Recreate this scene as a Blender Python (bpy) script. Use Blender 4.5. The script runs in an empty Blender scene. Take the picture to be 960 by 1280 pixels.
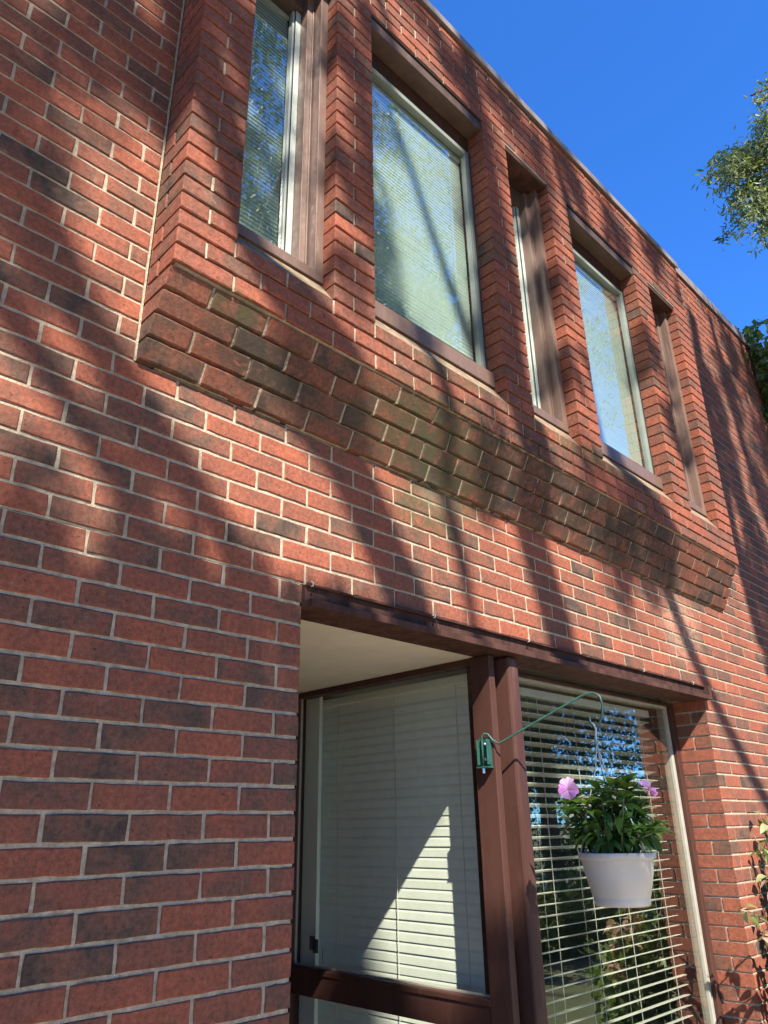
import bpy, bmesh, math, random
import numpy as np
from mathutils import Vector, Matrix, Euler

random.seed(7)
rng = np.random.default_rng(7)
SC = bpy.context.scene
COL = SC.collection
R = math.radians

# ------------------------------------------------------------------ camera, sky, sun, exposure
CAM_LOC = (-1.42096, -1.77651, -0.71559)
CAM_ROT = (1.97252823, 0.015756038, -0.778730221)
FOC = 930.647
cam_d = bpy.data.cameras.new("camera")
cam_d.sensor_fit = 'VERTICAL'
cam_d.sensor_height = 36.0
cam_d.lens = FOC / 1280.0 * 36.0
cam_d.clip_start = 0.05
cam_d.clip_end = 3000
cam = bpy.data.objects.new("camera", cam_d)
cam.location = CAM_LOC
cam.rotation_euler = CAM_ROT
COL.objects.link(cam)
SC.camera = cam

SUN = Vector((-0.6, -1.0, 1.13))           # direction towards the sun
el = math.asin(SUN.normalized().z)
az = math.atan2(SUN.x, SUN.y)              # clockwise from +Y
w = bpy.data.worlds.new("World")
SC.world = w
w.use_nodes = True
wn = w.node_tree.nodes
bg = wn["Background"]
sky = wn.new("ShaderNodeTexSky")
sky.sky_type = 'NISHITA'
sky.sun_disc = False
sky.sun_elevation = el
sky.sun_rotation = az
sky.air_density = 0.8
sky.dust_density = 0.0
sky.ozone_density = 6.0
tint = wn.new("ShaderNodeMix")
tint.data_type = 'RGBA'
tint.blend_type = 'MULTIPLY'
tint.inputs[0].default_value = 1.0
tint.inputs[7].default_value = (0.46, 1.08, 1.75, 1.0)
w.node_tree.links.new(sky.outputs[0], tint.inputs[6])
w.node_tree.links.new(tint.outputs[2], bg.inputs[0])
bg.inputs[1].default_value = 0.090

sun_d = bpy.data.lights.new("sun", 'SUN')
sun_d.energy = 5.0
sun_d.angle = R(0.53)
sun_d.color = (1.0, 0.92, 0.80)
sun = bpy.data.objects.new("sun", sun_d)
sun.rotation_euler = SUN.to_track_quat('Z', 'Y').to_euler()
COL.objects.link(sun)

SC.view_settings.view_transform = 'Standard'
SC.view_settings.look = 'None'
SC.view_settings.exposure = 1.45
SC.view_settings.gamma = 1.0
SC.view_settings.use_curve_mapping = False
SC.render.engine = 'CYCLES'
SC.cycles.max_bounces = 8
SC.cycles.diffuse_bounces = 4
SC.cycles.transparent_max_bounces = 16
SC.cycles.glossy_bounces = 4
SC.cycles.transmission_bounces = 6
SC.cycles.use_denoising = True
SC.cycles.caustics_reflective = False
SC.cycles.caustics_refractive = False

# ------------------------------------------------------------------ constants of the facade
B = 0.2032            # brick module
C = 0.0670758587      # course height
JT = 0.0100           # joint
HB = C - JT           # brick height
LB = B - JT           # brick length
YF = -0.163           # bay face
X0 = -0.646           # bay left end
X1 = X0 + 20 * B      # bay right end
COLS = [X0 + k * B for k in (0, 1, 3, 4, 8, 9, 11, 12, 16, 17, 19, 20)]
ZS0, ZS1 = 8 * C, 12 * C         # sloping band
ZSILL, ZHEAD, ZTOP = 15 * C, 41 * C, 48 * C
XJ, XR = -0.0138, 2.895          # lower opening jambs
GZ = -2.27                       # ground
XA, XB = -3.4, 12.0              # facade ends
CORE = 0.0048                    # joint depth
COREB = 0.0115                   # raked joints of the bay
ZTOP2 = 53 * C                   # taller wing at the far end

# ------------------------------------------------------------------ node helpers
def mat(name):
    m = bpy.data.materials.new(name)
    m.use_nodes = True
    return m, m.node_tree.nodes, m.node_tree.links, m.node_tree.nodes["Principled BSDF"]

def nd(n, typ, **kw):
    x = n.new(typ)
    for k, v in kw.items():
        setattr(x, k, v)
    return x

def noise(n, l, scale, detail=3, rough=0.55, vec=None, dist=0.0):
    x = nd(n, "ShaderNodeTexNoise")
    x.inputs["Scale"].default_value = scale
    x.inputs["Detail"].default_value = detail
    x.inputs["Roughness"].default_value = rough
    x.inputs["Distortion"].default_value = dist
    if vec is not None:
        l.new(vec, x.inputs["Vector"])
    return x.outputs["Fac"]

def mrange(n, l, val, a, b, c=0.0, d=1.0, smooth=True):
    x = nd(n, "ShaderNodeMapRange")
    if smooth:
        x.interpolation_type = 'SMOOTHSTEP'
    l.new(val, x.inputs["Value"])
    for i, v in zip(("From Min", "From Max", "To Min", "To Max"), (a, b, c, d)):
        x.inputs[i].default_value = v
    return x.outputs["Result"]

def math_(n, l, op, a, b=None):
    x = nd(n, "ShaderNodeMath", operation=op)
    for i, v in enumerate((a, b)):
        if v is None:
            continue
        if isinstance(v, (int, float)):
            x.inputs[i].default_value = v
        else:
            l.new(v, x.inputs[i])
    return x.outputs[0]

def mixc(n, l, fac, a, b, blend='MIX'):
    x = nd(n, "ShaderNodeMix", data_type='RGBA', blend_type=blend)
    for i, v in ((0, fac), (6, a), (7, b)):
        if isinstance(v, (int, float)):
            x.inputs[i].default_value = v
        elif isinstance(v, tuple):
            x.inputs[i].default_value = v + (1.0,) if len(v) == 3 else v
        else:
            l.new(v, x.inputs[i])
    return x.outputs[2]

def bump(n, l, h, strength, dist, normal=None):
    x = nd(n, "ShaderNodeBump")
    x.inputs["Strength"].default_value = strength
    x.inputs["Distance"].default_value = dist
    l.new(h, x.inputs["Height"])
    if normal is not None:
        l.new(normal, x.inputs["Normal"])
    return x.outputs["Normal"]

def blob(n, l, pos, cx, cz, rx, rz):
    """soft world-space stain, 1 in the middle, 0 at its rim"""
    mp = nd(n, "ShaderNodeMapping", vector_type='POINT')
    mp.inputs["Location"].default_value = (-cx / rx, 0, -cz / rz)
    mp.inputs["Scale"].default_value = (1 / rx, 0, 1 / rz)
    l.new(pos, mp.inputs["Vector"])
    ln = nd(n, "ShaderNodeVectorMath", operation='LENGTH')
    l.new(mp.outputs[0], ln.inputs[0])
    return mrange(n, l, ln.outputs["Value"], 1.0, 0.25)

STAINS_GREEN = [(0.58, 0.42, 0.30, 0.15), (0.50, 0.70, 0.50, 0.24), (0.70, 0.54, 0.40, 0.20), (0.58, 1.04, 0.45, 0.14), (1.6, 0.98, 0.8, 0.07), (-0.42, 0.78, 0.14, 0.07)]
STAINS_DARK = [(1.7, 0.66, 1.5, 0.17), (-0.25, 0.66, 0.4, 0.14), (2.20, 0.74, 0.36, 0.20), (1.05, 0.83, 0.85, 0.16), (2.2, 1.02, 0.42, 0.10), (0.75, 1.03, 0.35, 0.08)]
STAINS_PALE = [(0.66, 0.50, 0.16, 0.09), (2.75, 0.33, 0.35, 0.30)]

def stain_sum(n, l, pos, lst, breakup):
    s = None
    for b in lst:
        f = blob(n, l, pos, *b)
        s = f if s is None else math_(n, l, 'MAXIMUM', s, f)
    return math_(n, l, 'MULTIPLY', s, breakup)

def brick_material(name, source):
    m, n, l, p = mat(name)
    at = nd(n, "ShaderNodeAttribute", attribute_type=source, attribute_name="tone")
    tone = at.outputs["Fac"]
    pos = nd(n, "ShaderNodeNewGeometry").outputs["Position"]
    cr = nd(n, "ShaderNodeValToRGB")
    els = cr.color_ramp.elements
    els[0].position = 0.0
    els[0].color = (0.300, 0.094, 0.052, 1)
    els[1].position = 1.0
    els[1].color = (0.074, 0.051, 0.039, 1)
    for q, c in ((0.3, (0.250, 0.083, 0.050, 1)), (0.55, (0.205, 0.078, 0.050, 1)), (0.75, (0.155, 0.073, 0.049, 1)), (0.9, (0.112, 0.066, 0.047, 1))):
        e = els.new(q)
        e.color = c
    # mottling drifts the tone inside each brick
    big = noise(n, l, 9.0, 3, 0.6, pos, 0.3)
    t2 = math_(n, l, 'ADD', tone, mrange(n, l, big, 0.3, 0.7, -0.22, 0.22))
    l.new(t2, cr.inputs[0])
    col = cr.outputs[0]
    fine = noise(n, l, 70.0, 5, 0.7, pos)
    col = mixc(n, l, 0.85, col, mixc(n, l, mrange(n, l, fine, 0.3, 0.72), (0.62, 0.60, 0.60), (1.25, 1.22, 1.2)), 'MULTIPLY')
    # iron spots and pits
    sp = noise(n, l, 260.0, 2, 0.5, pos)
    col = mixc(n, l, mrange(n, l, sp, 0.63, 0.72, 0, 0.8), col, (0.055, 0.036, 0.032))
    pit = noise(n, l, 95.0, 2, 0.5, pos, 0.6)
    pitm = mrange(n, l, pit, 0.66, 0.73)
    col = mixc(n, l, math_(n, l, 'MULTIPLY', pitm, 0.7), col, (0.05, 0.034, 0.03))
    # pale bloom and mortar smears
    eff = noise(n, l, 14.0, 5, 0.75, pos, 0.5)
    col = mixc(n, l, mrange(n, l, eff, 0.58, 0.85, 0, 0.35), col, (0.50, 0.36, 0.29))
    br = mrange(n, l, noise(n, l, 21.0, 6, 0.75, pos, 0.6), 0.36, 0.56)
    col = mixc(n, l, math_(n, l, 'MULTIPLY', stain_sum(n, l, pos, STAINS_PALE, br), 0.40), col, (0.50, 0.36, 0.26))
    col = mixc(n, l, math_(n, l, 'MULTIPLY', stain_sum(n, l, pos, STAINS_DARK, br), 0.85), col, (0.045, 0.036, 0.026))
    col = mixc(n, l, math_(n, l, 'MULTIPLY', stain_sum(n, l, pos, STAINS_GREEN, br), 0.80), col, (0.066, 0.066, 0.030))
    l.new(col, p.inputs["Base Color"])
    p.inputs["Roughness"].default_value = 0.86
    p.inputs["Specular IOR Level"].default_value = 0.25
    h = math_(n, l, 'SUBTRACT', math_(n, l, 'ADD', fine, math_(n, l, 'MULTIPLY', noise(n, l, 320.0, 3, 0.6, pos), 0.5)), math_(n, l, 'MULTIPLY', pitm, 1.2))
    l.new(bump(n, l, h, 0.55, 0.0035), p.inputs["Normal"])
    return m

M_BRICK_OBJ = brick_material("brick_single", 'OBJECT')
M_BRICK = brick_material("brick_courses", 'GEOMETRY')

def mortar_material():
    m, n, l, p = mat("mortar")
    pos = nd(n, "ShaderNodeNewGeometry").outputs["Position"]
    a = noise(n, l, 45.0, 6, 0.75, pos)
    b = noise(n, l, 4.0, 3, 0.6, pos)
    col = mixc(n, l, mrange(n, l, a, 0.25, 0.75), (0.26, 0.215, 0.155), (0.55, 0.455, 0.335))
    col = mixc(n, l, mrange(n, l, b, 0.42, 0.75, 0, 0.45), col, (0.28, 0.25, 0.21))
    br = mrange(n, l, noise(n, l, 21.0, 6, 0.75, pos, 0.6), 0.36, 0.56)
    col = mixc(n, l, math_(n, l, 'MULTIPLY', stain_sum(n, l, pos, STAINS_DARK, br), 0.75), col, (0.075, 0.06, 0.045))
    col = mixc(n, l, math_(n, l, 'MULTIPLY', stain_sum(n, l, pos, STAINS_GREEN, br), 0.55), col, (0.16, 0.15, 0.07))
    l.new(col, p.inputs["Base Color"])
    p.inputs["Roughness"].default_value = 0.95
    p.inputs["Specular IOR Level"].default_value = 0.1
    h = math_(n, l, 'ADD', a, noise(n, l, 220.0, 3, 0.6, pos))
    l.new(bump(n, l, h, 0.9, 0.004), p.inputs["Normal"])
    return m
M_MORTAR = mortar_material()

def wash_material():
    m, n, l, p = mat("sill_wash")
    pos = nd(n, "ShaderNodeNewGeometry").outputs["Position"]
    a = noise(n, l, 22.0, 6, 0.75, pos, 0.4)
    b = noise(n, l, 9.0, 3, 0.6, pos)
    col = mixc(n, l, mrange(n, l, a, 0.3, 0.7), (0.13, 0.085, 0.055), (0.30, 0.21, 0.135))
    col = mixc(n, l, mrange(n, l, b, 0.45, 0.75, 0, 0.6), col, (0.15, 0.13, 0.07))
    l.new(col, p.inputs["Base Color"])
    p.inputs["Roughness"].default_value = 0.95
    l.new(bump(n, l, a, 1.0, 0.006), p.inputs["Normal"])
    return m
M_WASH = wash_material()

def paint(name, c, rough=0.45, var=0.25, nscale=18.0, dirt=None, bumps=0.08, metallic=0.0, streak=False, spec=0.5):
    m, n, l, p = mat(name)
    pos = nd(n, "ShaderNodeNewGeometry").outputs["Position"]
    vec = pos
    if streak:
        mp = nd(n, "ShaderNodeMapping")
        mp.inputs["Scale"].default_value = (1.0, 1.0, 0.12)
        l.new(pos, mp.inputs["Vector"])
        vec = mp.outputs[0]
    a = noise(n, l, nscale, 5, 0.65, vec)
    lo = tuple(x * (1 - var) for x in c)
    hi = tuple(min(1, x * (1 + var)) for x in c)
    col = mixc(n, l, mrange(n, l, a, 0.3, 0.7), lo, hi)
    if dirt:
        d = noise(n, l, nscale * 2.3, 5, 0.75, vec, 0.4)
        col = mixc(n, l, mrange(n, l, d, 0.56, 0.76, 0, 0.55), col, dirt)
    l.new(col, p.inputs["Base Color"])
    rr = mrange(n, l, noise(n, l, nscale * 3, 4, 0.6, pos), 0.3, 0.7, max(0.05, rough - 0.1), min(1, rough + 0.12))
    l.new(rr, p.inputs["Roughness"])
    p.inputs["Metallic"].default_value = metallic
    p.inputs["Specular IOR Level"].default_value = spec
    if bumps:
        l.new(bump(n, l, noise(n, l, 140.0, 3, 0.6, pos), bumps, 0.002), p.inputs["Normal"])
    return m

M_BRONZE = paint("bronze_frame", (0.150, 0.095, 0.074), 0.42, 0.18, 9.0, (0.36, 0.28, 0.25), streak=True)
M_HEAD = paint("dark_head_casing", (0.085, 0.055, 0.043), 0.5, 0.2, 9.0, (0.16, 0.12, 0.10), streak=True, spec=0.3)  # bronze darkened, underside shade of the heads put into the colour
M_BROWN = paint("dark_brown_paint", (0.062, 0.028, 0.021), 0.45, 0.22, 8.0, (0.15, 0.08, 0.062), streak=True, spec=0.2)
M_LINTEL = paint("rusty_brown_steel", (0.055, 0.026, 0.020), 0.75, 0.4, 14.0, (0.17, 0.095, 0.075), bumps=0.25, streak=True, spec=0.15)
M_BLACK = paint("black_steel", (0.018, 0.014, 0.013), 0.6, 0.3)
M_VINYL = paint("pale_vinyl", (0.43, 0.48, 0.43), 0.4, 0.06, 10.0, (0.46, 0.47, 0.42))
M_VINYL_SHADE = paint("shade_dark_vinyl", (0.19, 0.215, 0.19), 0.45, 0.08, 10.0, (0.2, 0.2, 0.17))  # darker copy of the vinyl, shade of the wide windows put into the colour
M_ALU = paint("grey_white_trim", (0.31, 0.295, 0.25), 0.4, 0.08, 12.0, (0.40, 0.37, 0.33))
M_SEAL = paint("dark_seal", (0.035, 0.028, 0.026), 0.6, 0.2)
M_SLAT = paint("blind_slat", (0.80, 0.79, 0.73), 0.45, 0.04, 20.0, bumps=0.0)
M_SLAT2 = paint("mini_slat", (0.78, 0.80, 0.77), 0.5, 0.04, 20.0, bumps=0.0)
M_CORD = paint("cord", (0.70, 0.68, 0.62), 0.8, 0.1)
M_SOFFIT = paint("soffit_board", (0.58, 0.55, 0.48), 0.75, 0.06, 5.0, (0.5, 0.46, 0.38))
M_ROOM = paint("room_paint", (0.22, 0.21, 0.19), 0.9, 0.05, 3.0)
M_ROOMDARK = paint("room_dark", (0.16, 0.15, 0.13), 0.9, 0.1, 3.0)
M_COPING = paint("coping_metal", (0.19, 0.16, 0.15), 0.5, 0.2, 6.0, (0.3, 0.28, 0.26))
M_GREENM = paint("green_iron", (0.018, 0.070, 0.055), 0.42, 0.3, 60.0, (0.16, 0.2, 0.17))
M_STEEL = paint("steel", (0.45, 0.45, 0.45), 0.35, 0.2, metallic=0.9)
M_POT = paint("white_plastic", (0.47, 0.445, 0.39), 0.42, 0.05, 8.0, (0.42, 0.40, 0.36), bumps=0.05)
M_SOIL = paint("potting_soil", (0.035, 0.025, 0.018), 0.95, 0.5, 80.0, bumps=0.6)
M_STEM = paint("green_stem", (0.10, 0.13, 0.05), 0.6, 0.3, 30.0)
M_BARK = paint("bark", (0.14, 0.10, 0.07), 0.95, 0.45, 20.0, (0.05, 0.04, 0.03), bumps=1.0, streak=True)
M_TWIG = paint("twig", (0.17, 0.11, 0.075), 0.9, 0.3, 40.0)
M_STICK = paint("sticker_dark", (0.06, 0.07, 0.07), 0.5, 0.2)
M_CLIP = paint("clip_grey", (0.27, 0.26, 0.24), 0.5, 0.1)

def glass_material(name, tint, boost, base):
    m, n, l, p = mat(name)
    n.remove(p)
    out = n["Material Output"]
    tr = nd(n, "ShaderNodeBsdfTransparent")
    tr.inputs[0].default_value = tint + (1,)
    gl = nd(n, "ShaderNodeBsdfGlossy")
    gl.inputs["Roughness"].default_value = 0.0
    gl.inputs["Color"].default_value = (0.95, 0.98, 0.97, 1)
    pos = nd(n, "ShaderNodeNewGeometry").outputs["Position"]
    l.new(bump(n, l, noise(n, l, 2.2, 2, 0.5, pos), 0.05, 0.02), gl.inputs["Normal"])
    fr = nd(n, "ShaderNodeFresnel")
    bf = nd(n, "ShaderNodeNewGeometry").outputs["Backfacing"]
    l.new(mrange(n, l, bf, 0, 1, 1.5, 1 / 1.5, False), fr.inputs[0])
    f = math_(n, l, 'MULTIPLY', fr.outputs[0], boost)
    f = math_(n, l, 'ADD', f, base)
    f = math_(n, l, 'MINIMUM', f, 0.95)
    mx = nd(n, "ShaderNodeMixShader")
    l.new(f, mx.inputs[0])
    l.new(tr.outputs[0], mx.inputs[1])
    l.new(gl.outputs[0], mx.inputs[2])
    l.new(mx.outputs[0], out.inputs[0])
    return m
M_GLASS_UP = glass_material("upper_window_glass", (0.70, 0.81, 0.75), 2.0, 0.11)
M_GLASS_LOW = glass_material("lower_window_glass", (0.82, 0.86, 0.81), 2.4, 0.10)
M_GLASS_SIDE = glass_material("sidelight_glass", (0.82, 0.87, 0.82), 1.2, 0.0)

def leaf_material(name, c1, c2, trans=0.35, rough=0.5, scale=1.5):
    m, n, l, p = mat(name)
    pos = nd(n, "ShaderNodeNewGeometry").outputs["Position"]
    at = nd(n, "ShaderNodeAttribute", attribute_type='GEOMETRY', attribute_name="tone").outputs["Fac"]
    a = noise(n, l, scale, 3, 0.6, pos)
    f = math_(n, l, 'ADD', math_(n, l, 'MULTIPLY', at, 0.6), math_(n, l, 'MULTIPLY', a, 0.5))
    col = mixc(n, l, mrange(n, l, f, 0.15, 0.85), c1, c2)
    l.new(col, p.inputs["Base Color"])
    p.inputs["Roughness"].default_value = rough
    p.inputs["Specular IOR Level"].default_value = 0.4
    tl = nd(n, "ShaderNodeBsdfTranslucent")
    l.new(mixc(n, l, 1.0, col, (1.3, 1.5, 0.6), 'MULTIPLY'), tl.inputs[0])
    mx = nd(n, "ShaderNodeMixShader")
    mx.inputs[0].default_value = trans
    l.new(p.outputs[0], mx.inputs[1])
    l.new(tl.outputs[0], mx.inputs[2])
    l.new(mx.outputs[0], n["Material Output"].inputs[0])
    return m
M_LEAF = leaf_material("tree_leaf", (0.045, 0.075, 0.022), (0.11, 0.15, 0.045))
M_LEAF_G = leaf_material("grey_green_leaf", (0.065, 0.095, 0.045), (0.26, 0.295, 0.14), 0.3)
M_LEAF_Y = leaf_material("hedge_leaf", (0.05, 0.085, 0.02), (0.15, 0.19, 0.04))
M_IVY = leaf_material("ivy_leaf", (0.03, 0.06, 0.02), (0.10, 0.14, 0.035))
M_VARIEG = leaf_material("variegated_leaf", (0.08, 0.13, 0.04), (0.40, 0.38, 0.20), 0.3, 0.5, 9.0)
M_PINKLEAF = leaf_material("dried_pink_leaf", (0.36, 0.22, 0.16), (0.55, 0.40, 0.30), 0.3, 0.6, 9.0)
M_PLANT = leaf_material("impatiens_leaf", (0.030, 0.078, 0.022), (0.08, 0.155, 0.038), 0.3, 0.35, 14.0)
M_PLANT_Y = leaf_material("impatiens_young_leaf", (0.09, 0.16, 0.03), (0.16, 0.24, 0.05), 0.35, 0.4, 14.0)
M_PETAL = leaf_material("pink_petal", (0.62, 0.22, 0.62), (0.74, 0.40, 0.74), 0.35, 0.6, 30.0)

# ------------------------------------------------------------------ mesh helpers
class MB:
    def __init__(s):
        s.v, s.f, s.t = [], [], []
    def add(s, verts, faces, tone=None):
        o = len(s.v)
        s.v.extend(verts)
        for f in faces:
            s.f.append(tuple(i + o for i in f))
            s.t.append(0.5 if tone is None else tone)
    def box(s, x0, x1, y0, y1, z0, z1, tone=None):
        s.add([(x0, y0, z0), (x1, y0, z0), (x1, y1, z0), (x0, y1, z0), (x0, y0, z1), (x1, y0, z1), (x1, y1, z1), (x0, y1, z1)],
              [(0, 3, 2, 1), (4, 5, 6, 7), (0, 1, 5, 4), (1, 2, 6, 5), (2, 3, 7, 6), (3, 0, 4, 7)], tone)
    def prism_x(s, prof, x0, x1, tone=None):
        """prof: (y, z) points counter-clockwise seen from -x ... closed ends"""
        k = len(prof)
        v = [(x0, y, z) for y, z in prof] + [(x1, y, z) for y, z in prof]
        f = [tuple(range(k)), tuple(range(2 * k - 1, k - 1, -1))]
        for i in range(k):
            j = (i + 1) % k
            f.append((i, i + k, j + k, j))
        s.add(v, f, tone)
    def tube(s, pts, rad, sides=8, caps=True):
        pts = [Vector(p) for p in pts]
        if isinstance(rad, (int, float)):
            rad = [rad] * len(pts)
        o = len(s.v)
        prev = None
        for i, p in enumerate(pts):
            d = (pts[min(i + 1, len(pts) - 1)] - pts[max(i - 1, 0)]).normalized()
            if prev is None:
                a = d.orthogonal().normalized()
            else:
                a = (prev - d * prev.dot(d)).normalized()
            prev = a
            b = d.cross(a)
            for k in range(sides):
                t = 2 * math.pi * k / sides
                s.v.append(tuple(p + (a * math.cos(t) + b * math.sin(t)) * rad[i]))
        for i in range(len(pts) - 1):
            for k in range(sides):
                k2 = (k + 1) % sides
                s.f.append((o + i * sides + k, o + i * sides + k2, o + (i + 1) * sides + k2, o + (i + 1) * sides + k))
                s.t.append(0.5)
        if caps:
            s.f.append(tuple(o + k for k in range(sides - 1, -1, -1)))
            s.f.append(tuple(o + (len(pts) - 1) * sides + k for k in range(sides)))
            s.t += [0.5, 0.5]
    def lathe(s, prof, c, sides=40, cap_bottom=True):
        o = len(s.v)
        for r, z in prof:
            for k in range(sides):
                t = 2 * math.pi * k / sides
                s.v.append((c[0] + r * math.cos(t), c[1] + r * math.sin(t), c[2] + z))
        for i in range(len(prof) - 1):
            for k in range(sides):
                k2 = (k + 1) % sides
                s.f.append((o + i * sides + k, o + i * sides + k2, o + (i + 1) * sides + k2, o + (i + 1) * sides + k))
                s.t.append(0.5)
        if cap_bottom:
            s.f.append(tuple(o + k for k in range(sides - 1, -1, -1)))
            s.t.append(0.5)
    def mesh(s, name, origin=None, tone=False):
        v = np.array(s.v, dtype=float)
        if origin is None:
            origin = (v.min(0) + v.max(0)) / 2
        me = bpy.data.meshes.new(name)
        me.from_pydata([tuple(x) for x in (v - np.array(origin))], [], s.f)
        if tone:
            a = me.attributes.new("tone", 'FLOAT', 'FACE')
            a.data.foreach_set("value", np.array(s.t, dtype=np.float32))
        me.update()
        return me, Vector(origin)

def recalc(me):
    bm = bmesh.new()
    bm.from_mesh(me)
    bmesh.ops.recalc_face_normals(bm, faces=bm.faces)
    bm.to_mesh(me)
    bm.free()

def link(name, me, m, parent=None, loc=(0, 0, 0), bevel=0.0, smooth=False, **props):
    o = bpy.data.objects.new(name, me)
    if m is not None and len(me.materials) == 0:
        me.materials.append(m)
    COL.objects.link(o)
    if parent is not None:
        o.parent = parent
        o.matrix_parent_inverse = Matrix.Identity(4)
        pw = Vector((0, 0, 0))
        q = parent
        while q is not None:
            pw += q.location
            q = q.parent
        o.location = Vector(loc) - pw
    else:
        o.location = loc
    if bevel:
        b = o.modifiers.new("bevel", 'BEVEL')
        b.width = bevel
        b.segments = 2
        b.limit_method = 'ANGLE'
    if smooth:
        for pl in me.polygons:
            pl.use_smooth = True
    for k, v in props.items():
        o[k] = v
    return o

def build(mb, name, m, parent=None, bevel=0.0, smooth=False, tone=False, fix=True, origin=None, **props):
    me, c = mb.mesh(name, origin, tone)
    if fix:
        recalc(me)
    return link(name, me, m, parent, c, bevel, smooth, **props)

def empty(name, loc, label=None, cat=None, group=None, parent=None):
    o = bpy.data.objects.new(name, None)
    o.empty_display_size = 0.1
    COL.objects.link(o)
    o.location = loc
    if parent is not None:
        o.parent = parent
        o.location = Vector(loc) - parent.location
    if label:
        o["label"] = label
    if cat:
        o["category"] = cat
    if group:
        o["group"] = group
    return o

# projection used only to decide which bricks are drawn large enough to be single objects
_Mc = np.array(Euler(CAM_ROT).to_matrix())
def proj(p):
    q = (np.array(p) - np.array(CAM_LOC)) @ _Mc
    if q[2] > -0.05:
        return None
    return 480 + FOC * q[0] / -q[2], 640 - FOC * q[1] / -q[2]

# ------------------------------------------------------------------ THE BUILDING
bld = empty("brick_building", (1.4, 0, GZ), "two storey red brick building with a projecting window bay above a recessed entrance", "building")

core = MB()
YB = 0.26
core.box(XA, XJ - CORE, CORE, YB, GZ - 0.1, -0.002)                # left of the entrance
core.box(XR + CORE, XB, CORE, YB, GZ - 0.1, -0.002)                # right of the window
core.box(XA, XB, CORE - 0.0002, YB + 0.002, 0.0, ZS0 - 0.001)    # above the lintel
core.box(XA, X0 - 0.003, CORE + 0.0, YB, ZS0 - 0.001, ZTOP)        # beside the bay
core.box(X1 + 0.003, XB, CORE + 0.0, YB, ZS0 - 0.001, ZTOP2)
core.box(X0 - 0.007, X0 - 0.001, -0.0005, CORE + 0.02, ZS0 + 0.002, ZTOP)   # pointing in the inner corner
wall = build(core, "wall", M_MORTAR, bld, fix=False)

bay = MB()
bay.box(X0 + COREB, X1 - COREB, YF + COREB, YB - 0.003, ZS1, ZSILL - 0.002)
bay.box(X0 + COREB, X1 - COREB, YF + COREB, YB - 0.003, ZHEAD + 0.006, ZTOP)
for i in range(0, 12, 2):
    a, b = COLS[i], COLS[i + 1]
    bay.box(a + COREB, b - COREB, YF + COREB, YB - 0.003, ZSILL - 0.002, ZHEAD + 0.006)
# stepped mortar behind the sloping band
SL_T, SL_D = -0.150, 0.034
bay.prism_x([(SL_T + 0.015, ZS1), (0.2, ZS1), (0.2, ZS0 + 0.004), (SL_T + 4 * SL_D + 0.012, ZS0 + 0.004)], X0 + COREB, X1 - COREB)
bayo = build(bay, "bay", M_MORTAR, bld)

# ---- bricks
bricks = []   # dict(parent, x0,x1,y0,y1(z)..)
def add_brick(part, x0, x1, z0, y0, depth, tone, prof=None):
    bricks.append(dict(part=part, x0=x0, x1=x1, z0=z0, z1=z0 + HB, y0=y0, d=depth, tone=tone, prof=prof))

def rand_tone():
    u = random.random()
    if u < 0.46:
        return random.uniform(0.10, 0.42)
    if u < 0.86:
        return random.uniform(0.42, 0.70)
    if u < 0.975:
        return random.uniform(0.68, 0.82)
    return random.uniform(0.80, 0.95)

DARKS = [(-0.85, -0.362), (-0.532, -0.496), (-0.632, -0.569), (-0.053, -0.565), (-0.624, -0.703), (-0.498, -0.767), (-0.517, -0.905),
         (-0.609, -0.971), (-0.314, -0.766), (-0.893, 0.19), (-0.574, 0.437), (-0.508, 0.451), (-0.202, 0.109), (-0.08, 0.174),
         (-0.913, 1.238), (-1.001, 0.99), (-0.994, 0.641), (-0.853, 0.646), (-0.967, 1.26), (-1.092, 1.363), (-0.961, 1.026),
         (2.705, 0.416), (2.979, 0.21), (3.177, 0.079), (2.696, 0.022), (3.185, -0.052), (3.377, -0.189), (0.186, 0.228), (0.59, 0.11)]
BROWNS = [(-0.61, -0.165), (-0.722, -0.235), (-0.792, -0.437), (-0.402, -0.17), (-0.62, -0.838), (-0.202, -0.835), (-0.82, 0.117),
          (-0.723, 0.182), (-0.402, 0.367), (-0.771, 0.037), (-0.249, 0.505), (-0.967, 1.103), (0.675, 0.153), (0.789, 0.25), (0.279, 0.026)]
def tone_at(x0, x1, z0):
    for lst, rg in ((DARKS, (0.74, 0.88)), (BROWNS, (0.58, 0.72))):
        for (x, z) in lst:
            if x0 - 0.005 <= x <= x1 + 0.005 and z0 - 0.004 <= z <= z0 + C - 0.004:
                return random.uniform(*rg)
    t = rand_tone()
    if x0 < 0.6 and x1 > -1.3 and t > 0.8:
        t = random.uniform(0.3, 0.6)
    return t

def run(part, xs, xe, m, y0, depth, odd, phase=0.0, cut_l=True, cut_r=True, end_l=0.0, end_r=0.0, toner=tone_at):
    """one course of stretchers between xs and xe; head joints on the module (shifted half a brick on odd courses)"""
    z0 = m * C + JT / 2
    k0 = math.floor((xs - phase) / B) - 1
    x = phase + k0 * B + (B / 2 if odd else 0) + random.uniform(-0.003, 0.003)
    while x < xe:
        a = x + JT / 2 + random.uniform(-0.0012, 0.0012)
        b = x + B - JT / 2 + random.uniform(-0.0012, 0.0012)
        if b > xs + end_l and a < xe - end_r:
            a2, b2 = max(a, xs + end_l), min(b, xe - end_r)
            if b2 - a2 > 0.02:
                add_brick(part, a2, b2, z0, y0 + random.uniform(-0.0012, 0.0012), depth, toner(a2, b2, z0))
        x += B

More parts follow.
